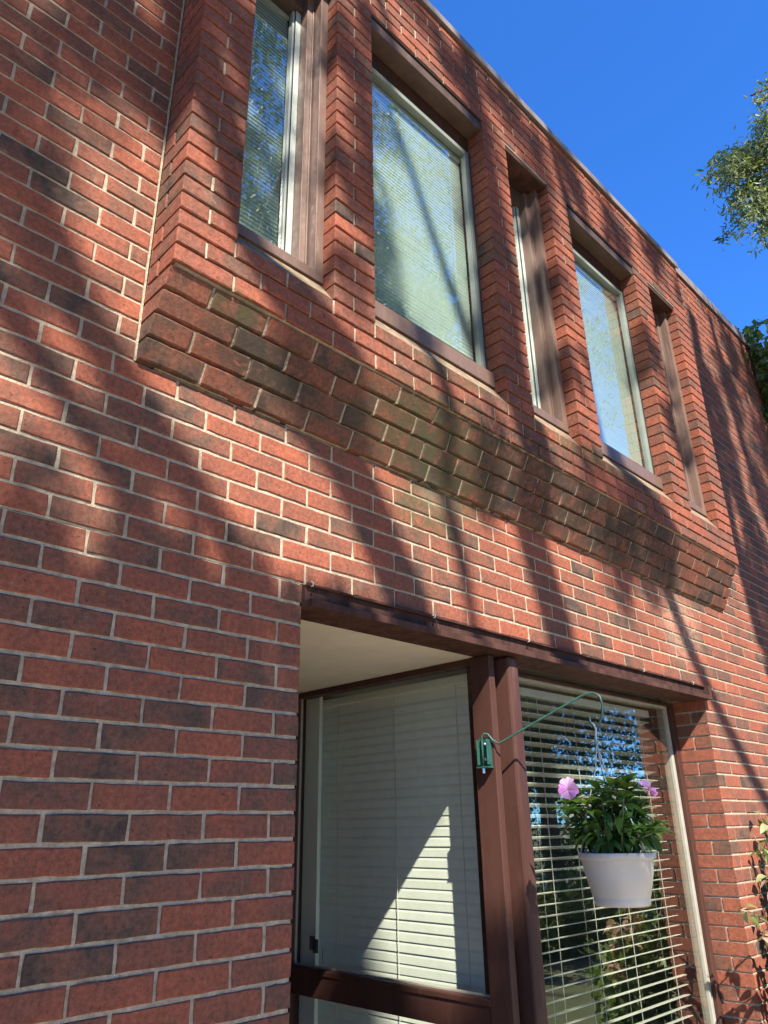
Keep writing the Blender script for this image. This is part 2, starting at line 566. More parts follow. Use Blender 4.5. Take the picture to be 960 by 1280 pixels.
# main wall
for m in range(-35, 53):
    odd = m % 2 == 1
    z = m * C
    if m < 0:
        run('wall', XA, XJ, m, 0.0, 0.11, odd)
        if odd:
            d = 0.092
            add_brick('wall', XR, XR + LB, z + JT / 2, 0.0, d, rand_tone())
            add_brick('wall', XR, XR + LB * 0.6, z + JT / 2, d + JT, 0.195 - d - JT, rand_tone())
            run('wall', XR + B, XB, m, 0.0, 0.06, False, phase=XR + B - JT / 2)
        else:
            add_brick('wall', XR, XR + (B / 2 - JT), z + JT / 2, 0.0, 0.195, rand_tone())
            run('wall', XR + B / 2, XB, m, 0.0, 0.06, False, phase=XR + B / 2 - JT / 2)
    elif m < 8:
        run('wall', XA, XB, m, 0.0, 0.06, odd)
    else:
        if m < 48:
            run('wall', XA, X0, m, 0.0, 0.06, odd, end_r=0.008)
        run('wall', X1, XB, m, 0.0, 0.06, odd, end_l=0.004)

# bay
def bay_tone(a, b, z0):
    t = rand_tone()
    return t if t < 0.8 else random.uniform(0.35, 0.7)
DB = 0.092
for m in list(range(12, 15)) + list(range(41, 48)):
    odd = m % 2 == 1
    z0 = m * C + JT / 2
    run('bay', X0, X1, m, YF, DB if not odd else 0.15, odd, phase=X0 - 0.0, toner=bay_tone) if False else None
    n = 20
    if odd:
        segs = [(X0, X0 + B / 2 - JT / 2)] + [(X0 + B / 2 + i * B + JT / 2, X0 + B / 2 + (i + 1) * B - JT / 2) for i in range(n - 1)] + [(X1 - B / 2 + JT / 2, X1)]
    else:
        segs = [(X0 + (JT / 2 if i else 0) + i * B, X0 + (i + 1) * B - (JT / 2 if i < n - 1 else 0)) for i in range(n)]
    for i, (a, b) in enumerate(segs):
        endb = i in (0, len(segs) - 1)
        add_brick('bay', a + (0 if i == 0 else random.uniform(-.001, .001)), b, z0, YF + random.uniform(-0.001, 0.001), (0.159 if odd and endb else DB), bay_tone(a, b, z0))
    if not odd:
        add_brick('bay', X0, X0 + 0.09, z0, YF + DB + JT, -YF - DB - JT - 0.004, bay_tone(0, 0, 0))
        add_brick('bay', X1 - 0.09, X1, z0, YF + DB + JT, -YF - DB - JT - 0.004, bay_tone(0, 0, 0))
for m in range(15, 41):
    odd = m % 2 == 1
    z0 = m * C + JT / 2
    for i in range(0, 12, 2):
        a, b = COLS[i], COLS[i + 1]
        first, last = i == 0, i == 10
        if odd:
            h = (b - a - JT) / 2 + random.uniform(-0.004, 0.004)
            add_brick('bay', a, a + h, z0, YF + random.uniform(-0.001, 0.001), 0.159 if first else 0.10, bay_tone(0, 0, 0))
            add_brick('bay', a + h + JT, b, z0, YF + random.uniform(-0.001, 0.001), 0.159 if last else 0.10, bay_tone(0, 0, 0))
        else:
            add_brick('bay', a, b, z0, YF + random.uniform(-0.001, 0.001), DB if (first or last) else 0.10, bay_tone(0, 0, 0))
            if first:
                add_brick('bay', a, a + 0.09, z0, YF + DB + JT, -YF - DB - JT - 0.004, bay_tone(0, 0, 0))
            if last:
                add_brick('bay', b - 0.09, b, z0, YF + DB + JT, -YF - DB - JT - 0.004, bay_tone(0, 0, 0))
# sloping band: four courses of bricks whose faces lean back towards the wall
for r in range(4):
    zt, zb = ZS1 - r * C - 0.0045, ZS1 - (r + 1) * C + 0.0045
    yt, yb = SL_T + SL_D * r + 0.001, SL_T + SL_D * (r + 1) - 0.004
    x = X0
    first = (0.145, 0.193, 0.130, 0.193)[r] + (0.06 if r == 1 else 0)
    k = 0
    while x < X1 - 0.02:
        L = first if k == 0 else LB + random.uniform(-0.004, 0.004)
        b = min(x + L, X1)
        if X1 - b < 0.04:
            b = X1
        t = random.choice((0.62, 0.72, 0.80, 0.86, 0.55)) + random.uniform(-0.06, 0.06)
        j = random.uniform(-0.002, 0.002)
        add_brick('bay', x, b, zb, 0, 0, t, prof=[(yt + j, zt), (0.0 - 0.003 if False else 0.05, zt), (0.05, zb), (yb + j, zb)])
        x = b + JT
        k += 1

# size in the picture
for q in bricks:
    if q['prof']:
        yf_t, yf_b = q['prof'][0][0], q['prof'][3][0]
        cs = [(q['x0'], yf_b, q['z0']), (q['x1'], yf_b, q['z0']), (q['x1'], yf_t, q['z1']), (q['x0'], yf_t, q['z1'])]
    else:
        cs = [(q['x0'], q['y0'], q['z0']), (q['x1'], q['y0'], q['z0']), (q['x1'], q['y0'], q['z1']), (q['x0'], q['y0'], q['z1'])]
    pp = [proj(c) for c in cs]
    area = 0
    if all(p is not None for p in pp):
        cx = sum(p[0] for p in pp) / 4
        cy = sum(p[1] for p in pp) / 4
        if -5 < cx < 965 and -5 < cy < 1285:
            area = abs(sum(pp[i][0] * pp[(i + 1) % 4][1] - pp[(i + 1) % 4][0] * pp[i][1] for i in range(4))) / 2
    q['area'] = area
order = sorted(range(len(bricks)), key=lambda i: -bricks[i]['area'])
single = set(order[:300])

def brick_shape(L, H, D, ch=0.0028, rough=0.0015, nx=5, nz=2, seed=0):
    """chamfered brick, front at y=0, slightly ragged arrises; local x,z centred"""
    rr = random.Random(seed)
    ring = []
    for i in range(nx):
        ring.append((-L / 2 + L * i / nx, -H / 2))
    for i in range(nz):
        ring.append((L / 2, -H / 2 + H * i / nz))
    for i in range(nx):
        ring.append((L / 2 - L * i / nx, H / 2))
    for i in range(nz):
        ring.append((-L / 2, H / 2 - H * i / nz))
    k = len(ring)
    outer, front = [], []
    for (x, z) in ring:
        jx, jz = rr.uniform(-rough, rough), rr.uniform(-rough, rough)
        c = ch * rr.uniform(0.5, 1.7)
        outer.append((x + jx * (abs(x) >= L / 2 - 1e-6), ch, z + jz * (abs(z) >= H / 2 - 1e-6)))
        sx = max(-L / 2 + c, min(L / 2 - c, x))
        sz = max(-H / 2 + c, min(H / 2 - c, z))
        front.append((sx, rr.uniform(-0.0003, 0.0003), sz))
    v = front + outer + [(x, D, z) for (x, z) in ring]
    f = [tuple(range(k))]
    for i in range(k):
        j = (i + 1) % k
        f.append((i, i + k, j + k, j))
        f.append((i + k, i + 2 * k, j + 2 * k, j + k))
    return v, f

cache = {}
def brick_mesh(L, H, D, var):
    key = (round(L, 3), round(D, 3), var)
    if key not in cache:
        mb = MB()
        v, f = brick_shape(L, H, D, seed=hash(key) % 9999)
        mb.add(v, f)
        me, _ = mb.mesh("brick", (0, 0, 0))
        recalc(me)
        me.materials.append(M_BRICK_OBJ)
        cache[key] = me
    return cache[key]

rest = MB()
for i, q in enumerate(bricks):
    par = wall if q['part'] == 'wall' else bayo
    L = q['x1'] - q['x0']
    cx, cz = (q['x0'] + q['x1']) / 2, (q['z0'] + q['z1']) / 2
    if q['prof']:
        (yt, zt), (ybk, _), _, (yb, zb) = q['prof']
        v, f = brick_shape(L, HB, 0.05, seed=i)
        out = []
        for (x, y, z) in v:
            s = (z + HB / 2) / HB
            yf = yb + (yt - yb) * s
            yy = yf + y if y < 0.02 else ybk
            out.append((cx + x, yy, cz + z))
        mb = MB()
        mb.add(out, f, q['tone'])
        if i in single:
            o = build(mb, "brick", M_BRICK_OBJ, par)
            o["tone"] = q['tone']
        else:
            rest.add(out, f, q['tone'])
        continue
    if i in single:
        std = abs(L - LB) < 0.006 and q['d'] < 0.12
        Lr = round(L, 3)
        me = brick_mesh(LB if std else Lr, HB, 0.06 if (std and q['part'] == 'wall') else round(q['d'], 3), random.randrange(8) if std else 0)
        o = link("brick", me, None, par, (cx, q['y0'], cz))
        if std:
            o.scale = (L / LB, 1, 1)
        o.rotation_euler = (random.uniform(-.006, .006), random.uniform(-.004, .004), random.uniform(-.004, .004))
        o["tone"] = q['tone']
    else:
        near = q['area'] > 250
        v, f = brick_shape(L, HB, q['d'], nx=3 if near else 1, nz=1, rough=0.001 if near else 0.0, seed=i)
        rest.add([(cx + x, q['y0'] + y, cz + z) for x, y, z in v], f, q['tone'])
# pointing of the upright joints, nearly flush
ptg = MB()
srow = {}
for q in bricks:
    if q['prof']:
        srow.setdefault(round(q['z0'], 4), []).append(q)
for lst in srow.values():
    lst.sort(key=lambda q: q['x0'])
    for a, b in zip(lst, lst[1:]):
        (yt, zt), _, _, (yb, zb) = a['prof']
        dd = random.uniform(0.003, 0.007)
        ptg.prism_x([(yt + dd, zt), (0.05, zt), (0.05, zb), (yb + dd, zb)], a['x1'] - 0.002, b['x0'] + 0.002)
rows = {}
for q in bricks:
    if q['prof'] is None:
        rows.setdefault((q['part'], round(q['z0'], 4), round(q['y0'], 2)), []).append(q)
for lst in rows.values():
    lst.sort(key=lambda q: q['x0'])
    for a, b in zip(lst, lst[1:]):
        gap = b['x0'] - a['x1']
        if 0.004 < gap < 0.016 and a['x1'] > -1.6 and a['x1'] < 7:
            yy = max(a['y0'], b['y0']) + random.uniform(0.0035, 0.0075)
            ptg.box(a['x1'] - 0.002, b['x0'] + 0.002, yy, yy + 0.02, a['z0'] + 0.0005, a['z1'] - 0.0005)
build(ptg, "pointing", M_MORTAR, bld, fix=False, kind="stuff")
build(rest, "brick_courses", M_BRICK, bld, tone=True, fix=True, kind="stuff")

# ---- coping, roof, rest of the shell
cp = MB()
cp.box(XA, X1, YF - 0.012, YB, ZTOP + 0.002, ZTOP + 0.018)
cp.box(XA, X1, YF - 0.018, YF - 0.012, ZTOP - 0.012, ZTOP + 0.035)
cp.box(XA, X1, YF - 0.012, YB + 0.1, ZTOP + 0.018, ZTOP + 0.033)
build(cp, "coping", M_COPING, bld)
cp = MB()
cp.box(X1 + 0.002, XB, -0.012, YB + 0.1, ZTOP2 + 0.002, ZTOP2 + 0.018)
cp.box(X1 + 0.002, XB, -0.018, -0.012, ZTOP2 - 0.012, ZTOP2 + 0.072)
cp.box(X1 + 0.002, XB, -0.012, YB + 0.1, ZTOP2 + 0.018, ZTOP2 + 0.060)
build(cp, "coping", M_COPING, bld)
sh = MB()
sh.box(XA, XB, YB + 0.1, 9.0, ZTOP - 0.2, ZTOP + 0.012)
sh.box(X1 + 0.01, XB, YB + 0.1, 9.0, ZTOP + 0.012, ZTOP2 + 0.012)
build(sh, "roof", M_COPING, bld)
sh = MB()
sh.box(XA, XA + 0.25, YB, 8.75, GZ - 0.1, ZTOP - 0.202)
sh.box(XB - 0.25, XB, YB, 8.75, GZ - 0.1, ZTOP - 0.202)
sh.box(XA, XB, 8.75, 9.0, GZ - 0.1, ZTOP - 0.202)
build(sh, "rear_wall", paint("plain_brick", (0.25, 0.085, 0.06), 0.9, 0.3, 30.0), bld)

def room(x0, x1, y0, y1, z0, z1, m, name):
    t = 0.05
    r = MB()
    r.box(x0 - t, x1 + t, y1, y1 + t, z0 - t, z1 + t)
    r.box(x0 - t, x0, y0, y1, z0 - t, z1 + t)
    r.box(x1, x1 + t, y0, y1, z0 - t, z1 + t)
    r.box(x0, x1, y0, y1, z0 - t, z0)
    r.box(x0, x1, y0, y1, z1, z1 + t)
    return build(r, name, m, bld)
room(X0 + 0.1, X1 - 0.1, YB, 3.2, 0.9, 2.9, M_ROOMDARK, "upper_room")
rm = MB()
rm.box(1.02, 4.4, 3.2, 3.25, GZ, 0.0)
rm.box(1.02, 1.07, 1.36, 3.2, GZ, 0.0)
rm.box(4.35, 4.4, YB, 3.2, GZ, 0.0)
rm.box(1.02, 4.4, YB + 0.003, 3.2, -0.05, -0.003)
rm.box(1.02, 4.4, YB + 0.003, 3.2, GZ - 0.06, GZ + 0.02)
build(rm, "lower_room", M_ROOM, bld)

# ---- upper windows and their blinds
def slat(mb, x0, x1, y, z, w_, th, tilt, n=1):
    c, s = math.cos(tilt), math.sin(tilt)
    hw = w_ / 2
    # shallow curved slat: three points across
    pr = []
    for u, hgt in ((-1, 0), (0, 0.10), (1, 0)):
        yy, zz = u * hw, hgt * w_ * 0.5
        pr.append((y + yy * c - zz * s, z + yy * s + zz * c))
    lo = [(a, b - th) for a, b in pr]
    mb.prism_x([pr[0], pr[1], pr[2], lo[2], lo[1], lo[0]], x0, x1)

def upper_window(x0, x1, wide, order_text):
    fr = MB()
    if wide:
        fr.box(x0 + 0.001, x1 - 0.001, YF + 0.060, 0.06, 16.5 * C, 17.62 * C)
    else:
        fr.box(x0 + 0.001, x1 - 0.001, YF + 0.062, 0.10, 16.5 * C, 17.15 * C)
        fr.box(x0 + 0.001, x1 - 0.001, YF + 0.112, 0.10, 17.15 * C, 17.85 * C)
        for s in (-1, 1):
            e = x1 if s > 0 else x0
            a, b = sorted((e - s * 0.001, e - s * 0.040))
            fr.box(a, b, YF + 0.064, 0.10, 17.15 * C, 40.6 * C)
            a, b = sorted((e - s * 0.040, e - s * (0.076 if s > 0 else 0.050)))
            fr.box(a, b, YF + 0.114, 0.10, 17.85 * C, 40.4 * C)
            a, b = sorted((e - s * 0.044, e - s * 0.050))
            fr.box(a, b, YF + 0.108, YF + 0.114, 17.85 * C, 40.5 * C)
        fh = MB()
        fh.box(x0 + 0.050, x1 - 0.076, -0.02, 0.10, 39.0 * C, 40.8 * C)
    fo = build(fr, "window", M_BRONZE, bld, bevel=0.002)
    if not wide:
        build(fh, "frame_head", M_HEAD, fo, bevel=0.002)
    if wide:
        fh = MB()
        fh.box(x0 + 0.001, x1 - 0.001, -0.060, 0.05, 38.55 * C, 40.9 * C)
        build(fh, "frame_head", M_BROWN, fo, bevel=0.002)
    # head casing
    hd = MB()
    if wide:
        hd.box(x0 + 0.002, x1 - 0.002, YF + 0.012, -0.062, 40.0 * C, 40.85 * C)
    else:
        hd.box(x0 + 0.002, x1 - 0.002, YF + 0.010, -0.03, 40.5 * C, 40.85 * C)
    build(hd, "head_casing", M_HEAD if wide else M_LINTEL, fo, bevel=0.002)  # darker finishes stand for the shade under the heads
    an = MB()
    an.box(x0 - 0.02, x1 + 0.02, YF + 0.004, 0.05, ZHEAD - 0.004, ZHEAD + 0.004)
    build(an, "steel_angle", M_BLACK if wide else M_ALU, fo)
    # mortar wash of the sill
    si = MB()
    nseg = 10
    for k in range(nseg):
        a = x0 + 0.001 + (x1 - x0 - 0.002) * k / nseg
        b = x0 + 0.001 + (x1 - x0 - 0.002) * (k + 1) / nseg
        si.prism_x([(YF + 0.010, ZSILL + 0.002), (YF + 0.075, 16.5 * C), (0.05, 16.5 * C), (0.05, ZSILL - 0.001), (YF + 0.010, ZSILL - 0.001)], a, b)
    build(si, "sill", M_WASH, fo)
    # vinyl sash
    vs = MB()
    if wide:
        e, yv0, yv1, zb, zt = 0.024, -0.062, -0.02, 17.62 * C, 38.55 * C
        a0, a1 = x0 + 0.003, x1 - 0.003
        yg = -0.045
    else:
        e, yv0, yv1, zb, zt = 0.028, -0.002, 0.05, 17.85 * C, 39.6 * C
        a0, a1 = x0 + 0.050, x1 - 0.076
        yg = 0.020
    vs.box(a0, a0 + e, yv0, yv1, zb, zt)
    vs.box(a1 - e, a1, yv0, yv1, zb, zt)
    vs.box(a0 + e, a1 - e, yv0, yv1, zb, zb + 0.030)
    vs.box(a0 + e, a1 - e, yv0, yv1, zt - 0.030, zt)
    g0, g1 = a0 + e, a1 - e
    zg0, zg1 = zb + 0.030, zt - 0.030
    # inner bead
    for (xa, xb) in ((g0, g0 + 0.010), (g1 - 0.010, g1)):
        vs.box(xa, xb, yg - 0.014, yg + 0.012, zg0, zg1)
    build(vs, "sash", M_VINYL_SHADE if wide else M_VINYL, fo, bevel=0.0025)
    ga = MB()
    if wide:
        ga.box(a1 + 0.0005, x1 - 0.0005, -0.069, -0.03, zb, zt)
    else:
        ga.box(a1 - 0.0045 - e, a1 - e - 0.0005, -0.003, 0.0, zb + 0.03, zt - 0.05)
    build(ga, "seal", M_SEAL, fo)
    gm = MB()
    gm.add([(g0, yg, zg0), (g1, yg, zg0), (g1, yg, zg1), (g0, yg, zg1)], [(0, 1, 2, 3)])
    build(gm, "pane", M_GLASS_UP, fo, fix=False)
    # blind: one thing hanging inside
    yb = yg + 0.034
    bl = empty("window_blind", ((x0 + x1) / 2, yb, zg1), order_text, "window blind", "closed mini blinds in the upper windows")
    hr = MB()
    hr.box(g0 + 0.004, g1 - 0.004, yb - 0.013, yb + 0.013, zg1 - 0.028, zg1 - 0.002)
    build(hr, "headrail", M_SLAT2, bl, bevel=0.002)
    sm = MB()
    z = zg1 - 0.045
    while z > zg0 + 0.01:
        slat(sm, g0 + 0.002, g1 - 0.002, yb, z, 0.0262, 0.0006, R(79 + random.uniform(-2, 2)))
        z -= 0.0205
    build(sm, "slats", M_SLAT2, bl, kind="stuff")
    cd = MB()
    for xx in ((g0 + 0.12, g1 - 0.12) if wide else ((g0 + g1) / 2,)):
        cd.box(xx - 0.0008, xx + 0.0008, yb - 0.0155, yb - 0.0145, zg0, zg1 - 0.03)
    build(cd, "cord", M_CORD, bl)

UPL = ["closed white mini blind in the narrow window nearest the inner brick corner",
       "closed white mini blind in the wide window above the entrance door, striped by sun",
       "closed pale blind in the narrow window between the two wide upper windows",
       "closed white mini blind in the wide window above the hanging flower pot, reflecting sky",
       "closed pale blind hidden in the narrow window next to the far end of the bay"]
for i, (a, b, wd) in enumerate(((1, 2, False), (3, 4, True), (5, 6, False), (7, 8, True), (9, 10, False))):
    upper_window(COLS[a], COLS[b], wd, UPL[i])

# ---- entrance: lintel, soffit, post, sidelight, front window
li = MB()
li.box(XJ + 0.004, 2.876, -0.024, 0.10, -0.010, -0.003)
li.box(XJ + 0.004, 2.874, -0.010, 0.10, -0.056, -0.010)
li.box(XJ + 0.004, 2.876, -0.044, 0.112, -0.080, -0.056)
li.box(2.8765, 2.905, -0.0435, -0.003, -0.0795, -0.0035)
lint = build(li, "lintel", M_LINTEL, bld, bevel=0.0015)
for (x, z) in ((0.0, -0.012), (0.574, -0.005), (1.16, -0.011), (2.147, -0.030), (2.71, -0.030)):
    k = MB()
    k.tube([(x, -0.026, 0.004), (x + 0.003, -0.034, -0.004), (x + 0.003, -0.032, -0.011), (x - 0.001, -0.027, -0.014)], 0.0026, 6)
    build(k, "clip", M_CLIP, lint, smooth=True)
k = MB()
k.tube([(0.578, -0.027, -0.01), (0.582, -0.036, -0.03), (0.580, -0.036, -0.062)], 0.0022, 5)
build(k, "wire", M_BLACK, lint)
so = MB()
so.box(XJ, 1.035, 0.112, 1.35, -0.078, -0.055)
build(so, "soffit", M_SOFFIT, bld)
pw = MB()
pw.box(XJ - 0.2, XJ - 0.004, 0.262, 1.60, GZ, -0.0)
pw.box(XJ - 0.2, 1.2, 1.42, 1.60, GZ, -0.003)
build(pw, "porch_wall", paint("porch_brick", (0.26, 0.085, 0.06), 0.9, 0.3, 26.0), bld)
dr = MB()
dr.box(0.06, 0.96, 1.365, 1.41, GZ + 0.12, -0.16)
door = build(dr, "door", M_BROWN, bld, bevel=0.004)
hd = MB()
hd.tube([(0.88, 1.36, -1.2), (0.88, 1.31, -1.2), (0.80, 1.31, -1.2)], 0.011, 8)
build(hd, "handle", M_STEEL, door, smooth=True)
st = MB()
st.box(XJ + 0.004, 1.03, 0.0, 1.40, GZ - 0.05, GZ + 0.10)
build(st, "door_step", paint("concrete_step", (0.42, 0.40, 0.36), 0.9, 0.15, 20.0, (0.3, 0.28, 0.25), bumps=0.4), bld)

po = MB()
po.box(1.045, 1.113, -0.004, 0.12, GZ + 0.02, -0.082)
build(po, "post", M_BROWN, bld, bevel=0.011, smooth=False)

# sidelight: fixed glazed screen at right angles to the facade
sf = MB()
sf.box(0.965, 1.000, 0.035, 0.132, GZ + 0.1, -0.082)             # front stile
sf.box(0.975, 1.035, 0.132, 1.30, -0.104, -0.0785)               # head
sf.box(0.970, 1.035, 0.132, 1.30, -1.375, -1.268)                # middle rail
sf.box(0.9635, 0.970, 0.132, 1.30, -1.290, -1.270)
sf.box(0.978, 1.035, 1.262, 1.32, GZ + 0.1, -0.078)              # rear stile
sf.box(0.970, 1.035, 0.132, 1.30, GZ + 0.1, GZ + 0.20)
sf.box(0.985, 1.035, 0.132, 0.160, GZ + 0.2, -1.375)
sf.box(1.0002, 1.035, 0.06, 0.14, GZ + 0.1, -0.082)
sf.box(1.002, 1.044, 0.085, 0.13, GZ + 0.1, -0.082)
side = build(sf, "sidelight", M_BROWN, bld, bevel=0.003)
for (z0, z1) in ((-1.268, -0.104), (GZ + 0.2, -1.375)):
    g = MB()
    g.add([(1.004, 0.132, z0), (1.004, 1.262, z0), (1.004, 1.262, z1), (1.004, 0.132, z1)], [(0, 3, 2, 1)])
    build(g, "pane", M_GLASS_SIDE, side, fix=False)
be = MB()
be.box(0.996, 1.008, 0.132, 1.262, -1.268, -1.262)
be.box(0.996, 1.008, 0.132, 0.140, -1.262, -0.104)
be.box(0.996, 1.008, 1.254, 1.262, -1.262, -0.104)
build(be, "glazing_bead", M_ALU, side)
kb = MB()
kb.box(1.04, 1.06, 1.165, 1.30, GZ + 0.1, -0.085)
kb.box(1.04, 1.36, 1.31, 1.355, GZ + 0.1, -0.085)
build(kb, "inner_jamb", paint("white_jamb", (0.86, 0.88, 0.82), 0.6, 0.03), side)
for (y, z, s) in ((1.142, -1.178, 0.018), (1.118, -1.188, 0.018)):
    k = MB()
    k.box(1.0010, 1.0026, y - s, y + s, z - s * 1.5, z + s * 1.5)
    build(k, "sticker", M_STICK, side)
k = MB()
k.box(1.0385, 1.0396, 1.112, 1.115, -1.262, -1.20)
build(k, "pull_string", M_STICK, side)

# front window beside the post
fw = MB()
fw.box(2.846, 2.893, 0.186, 0.27, GZ + 0.35, -0.082)
fw.box(1.114, 2.893, 0.188, 0.27, -0.094, -0.0815)
fw.box(1.114, 2.893, 0.170, 0.27, GZ + 0.28, GZ + 0.35)
fw.box(1.1135, 1.135, 0.122, 0.27, GZ + 0.35, -0.094)
fwo = build(fw, "front_window", M_BROWN, bld, bevel=0.002)
fa = MB()
fa.box(2.818, 2.8455, 0.206, 0.262, GZ + 0.35, -0.0945)
fa.box(1.136, 2.818, 0.196, 0.262, -0.108, -0.0945)
fa.box(1.136, 2.800, 0.196, 0.262, GZ + 0.35, GZ + 0.41)
build(fa, "sash", M_ALU, fwo, bevel=0.004)
g = MB()
g.add([(1.136, 0.215, GZ + 0.41), (2.800, 0.215, GZ + 0.41), (2.800, 0.215, -0.108), (1.136, 0.215, -0.108)], [(0, 1, 2, 3)])
build(g, "pane", M_GLASS_LOW, fwo, fix=False)
ap = MB()
ap.box(1.114, XR, 0.03, 0.26, GZ - 0.05, GZ + 0.27)
build(ap, "window_apron", M_BROWN, bld)

# blinds of the lower windows, slat by slat
def slat_mesh(name, L, w_, th, tilt, axis):
    mb = MB()
    slat(mb, -L / 2, L / 2, 0, 0, w_, th, tilt)
    if axis == 'y':
        mb.v = [(-y, x, z) for x, y, z in mb.v]
    me, _ = mb.mesh(name, (0, 0, 0))
    recalc(me)
    me.materials.append(M_SLAT)
    return me

fb = empty("window_blind", (1.97, 0.32, -0.115), "open white slatted blind in the ground floor window behind the hanging flower pot", "window blind")
hr = MB(); hr.box(1.15, 2.79, 0.292, 0.345, -0.150, -0.112)
build(hr, "headrail", M_SLAT, fb, bevel=0.003)
me = slat_mesh("slat", 1.63, 0.050, 0.0028, R(-13), 'x')
z = -0.185
while z > GZ + 0.45:
    o = link("slat", me, None, fb, (1.97, 0.32, z))
    o.rotation_euler = (R(random.uniform(-2.5, 2.5)), R(random.uniform(-0.12, 0.12)), 0)
    z -= 0.0445
cd = MB()
for xx in (1.36, 1.66, 1.97, 2.28, 2.66):
    for yy in (0.2925, 0.3475):
        cd.box(xx - 0.0012, xx + 0.0012, yy - 0.001, yy + 0.001, GZ + 0.45, -0.15)
build(cd, "ladder_cord", M_CORD, fb)

sb = empty("window_blind", (1.155, 0.74, -0.10), "closed cream slatted blind behind the glass beside the door, half lit by sun", "window blind")
hr = MB(); hr.box(1.13, 1.18, 0.19, 1.285, -0.135, -0.10)
build(hr, "headrail", M_SLAT, sb, bevel=0.003)
me = slat_mesh("slat", 1.09, 0.050, 0.0022, R(-81), 'y')
z = -0.155
while z > GZ + 0.25:
    o = link("slat", me, None, sb, (1.155, 0.738, z))
    o.rotation_euler = (R(random.uniform(-0.15, 0.15)), R(random.uniform(-2, 2)), 0)
    z -= 0.0405
cd = MB()
for yy in (0.36, 0.74, 1.13):
    cd.box(1.137, 1.139, yy - 0.0014, yy + 0.0014, GZ + 0.25, -0.13)
build(cd, "ladder_cord", M_CORD, sb)

# ------------------------------------------------------------------ plant hook and hanging planter
hk = empty("plant_hook", (0.955, 0.07, -0.45), "green iron plant hook screwed to the brown door post", "plant hook")
br = MB()
br.box(0.9525, 0.9645, 0.048, 0.098, -0.505, -0.400)
br.box(0.934, 0.9525, 0.0475, 0.0515, -0.500, -0.408)
br.box(0.934, 0.9525, 0.0945, 0.0985, -0.500, -0.408)
br.box(0.932, 0.9645, 0.044, 0.102, -0.512, -0.506)
build(br, "bracket", M_GREENM, hk, bevel=0.001)
for (y, z) in ((0.072, -0.425), (0.072, -0.480)):
    s_ = MB()
    s_.lathe([(0.0, 0.004), (0.005, 0.0035), (0.007, 0.0), (0.007, -0.002)], (0, 0, 0), 10, False)
    s_.v = [(0.9525 - zz, y + yy, z + xx) for xx, yy, zz in s_.v]
    build(s_, "screw", M_STEEL, hk, smooth=True)
arm = MB()
AP = [(0.940, 0.074, -0.500), (0.940, 0.074, -0.430), (0.941, 0.073, -0.396), (0.944, 0.064, -0.386), (0.951, 0.051, -0.390), (0.956, 0.035, -0.412), (0.962, 0.012, -0.427),
      (0.972, -0.02, -0.412), (0.996, -0.105, -0.372), (1.032, -0.228, -0.316), (1.055, -0.305, -0.281), (1.063, -0.333, -0.2715), (1.069, -0.355, -0.272),
      (1.074, -0.373, -0.287), (1.0755, -0.379, -0.315), (1.074, -0.374, -0.352), (1.071, -0.362, -0.380), (1.066, -0.345, -0.391), (1.061, -0.330, -0.378), (1.061, -0.329, -0.352)]
arm.tube(AP, 0.0041, 10)
build(arm, "arm", M_GREENM, hk, smooth=True)
nut = MB(); nut.tube([(0.940, 0.074, -0.512), (0.940, 0.074, -0.530)], 0.006, 8)
build(nut, "nut", M_STEEL, hk)

PC = Vector((1.080, -0.358, -0.962))
pl = empty("hanging_planter", PC, "white plastic pot of pink flowers hanging from the green hook", "hanging plant")
pt = MB()
pt.lathe([(0.086, 0.0), (0.0895, 0.004), (0.092, 0.020), (0.0905, 0.024), (0.094, 0.030), (0.112, 0.100), (0.1185, 0.138), (0.1195, 0.141), (0.126, 0.141), (0.127, 0.144), (0.127, 0.157),
          (0.1255, 0.160), (0.121, 0.160), (0.1195, 0.155), (0.112, 0.120)], PC, 56)
build(pt, "pot", M_POT, pl, smooth=True, fix=True)
so = MB()
so.lathe([(0.112, 0.130), (0.06, 0.140), (0.0, 0.143)], PC, 24, False)
build(so, "soil", M_SOIL, pl)
hw = MB()
TOPH = Vector((1.064, -0.342, -0.400))
hw.tube([(1.064, -0.336, -0.378), (1.064, -0.342, -0.386), (1.065, -0.347, -0.400), (1.066, -0.342, -0.425), (1.068, -0.341, -0.455)], 0.0042, 8)
for a in (20, 140, 260):
    e = PC + Vector((0.123 * math.cos(R(a)), 0.123 * math.sin(R(a)), 0.155))
    s0 = Vector((1.068, -0.341, -0.452))
    hw.tube([s0, s0.lerp(e, 0.15) + Vector((0, 0, -0.03)), s0.lerp(e, 0.6), e], 0.0022, 6)
build(hw, "hanger", paint("grey_hanger", (0.30, 0.33, 0.33), 0.4, 0.15), pl, smooth=True)

def lance_leaf(L, W, droop, fold, seed, name="leaf"):
    rr = random.Random(seed)
    mb = MB()
    n = 6
    vs = []
    for i in range(n + 1):
        t = i / n
        wd = W * (math.sin(math.pi * min(1, t ** 0.8)) ** 0.9) * 0.5 + 0.0006
        y = L * t
        z = -droop * L * t * t + 0.04 * L * math.sin(t * 3)
        wav = 0.03 * W * math.sin(9 * t + seed)
        vs += [(-wd, y, z + fold * wd + wav), (0, y, z), (wd, y, z + fold * wd - wav)]
    fs = []
    for i in range(n):
        o = i * 3
        fs += [(o, o + 1, o + 4, o + 3), (o + 1, o + 2, o + 5, o + 4)]
    mb.add(vs, fs, rr.random())
    me, _ = mb.mesh(name, (0, 0, 0), True)
    for p_ in me.polygons:
        p_.use_smooth = True
    return me

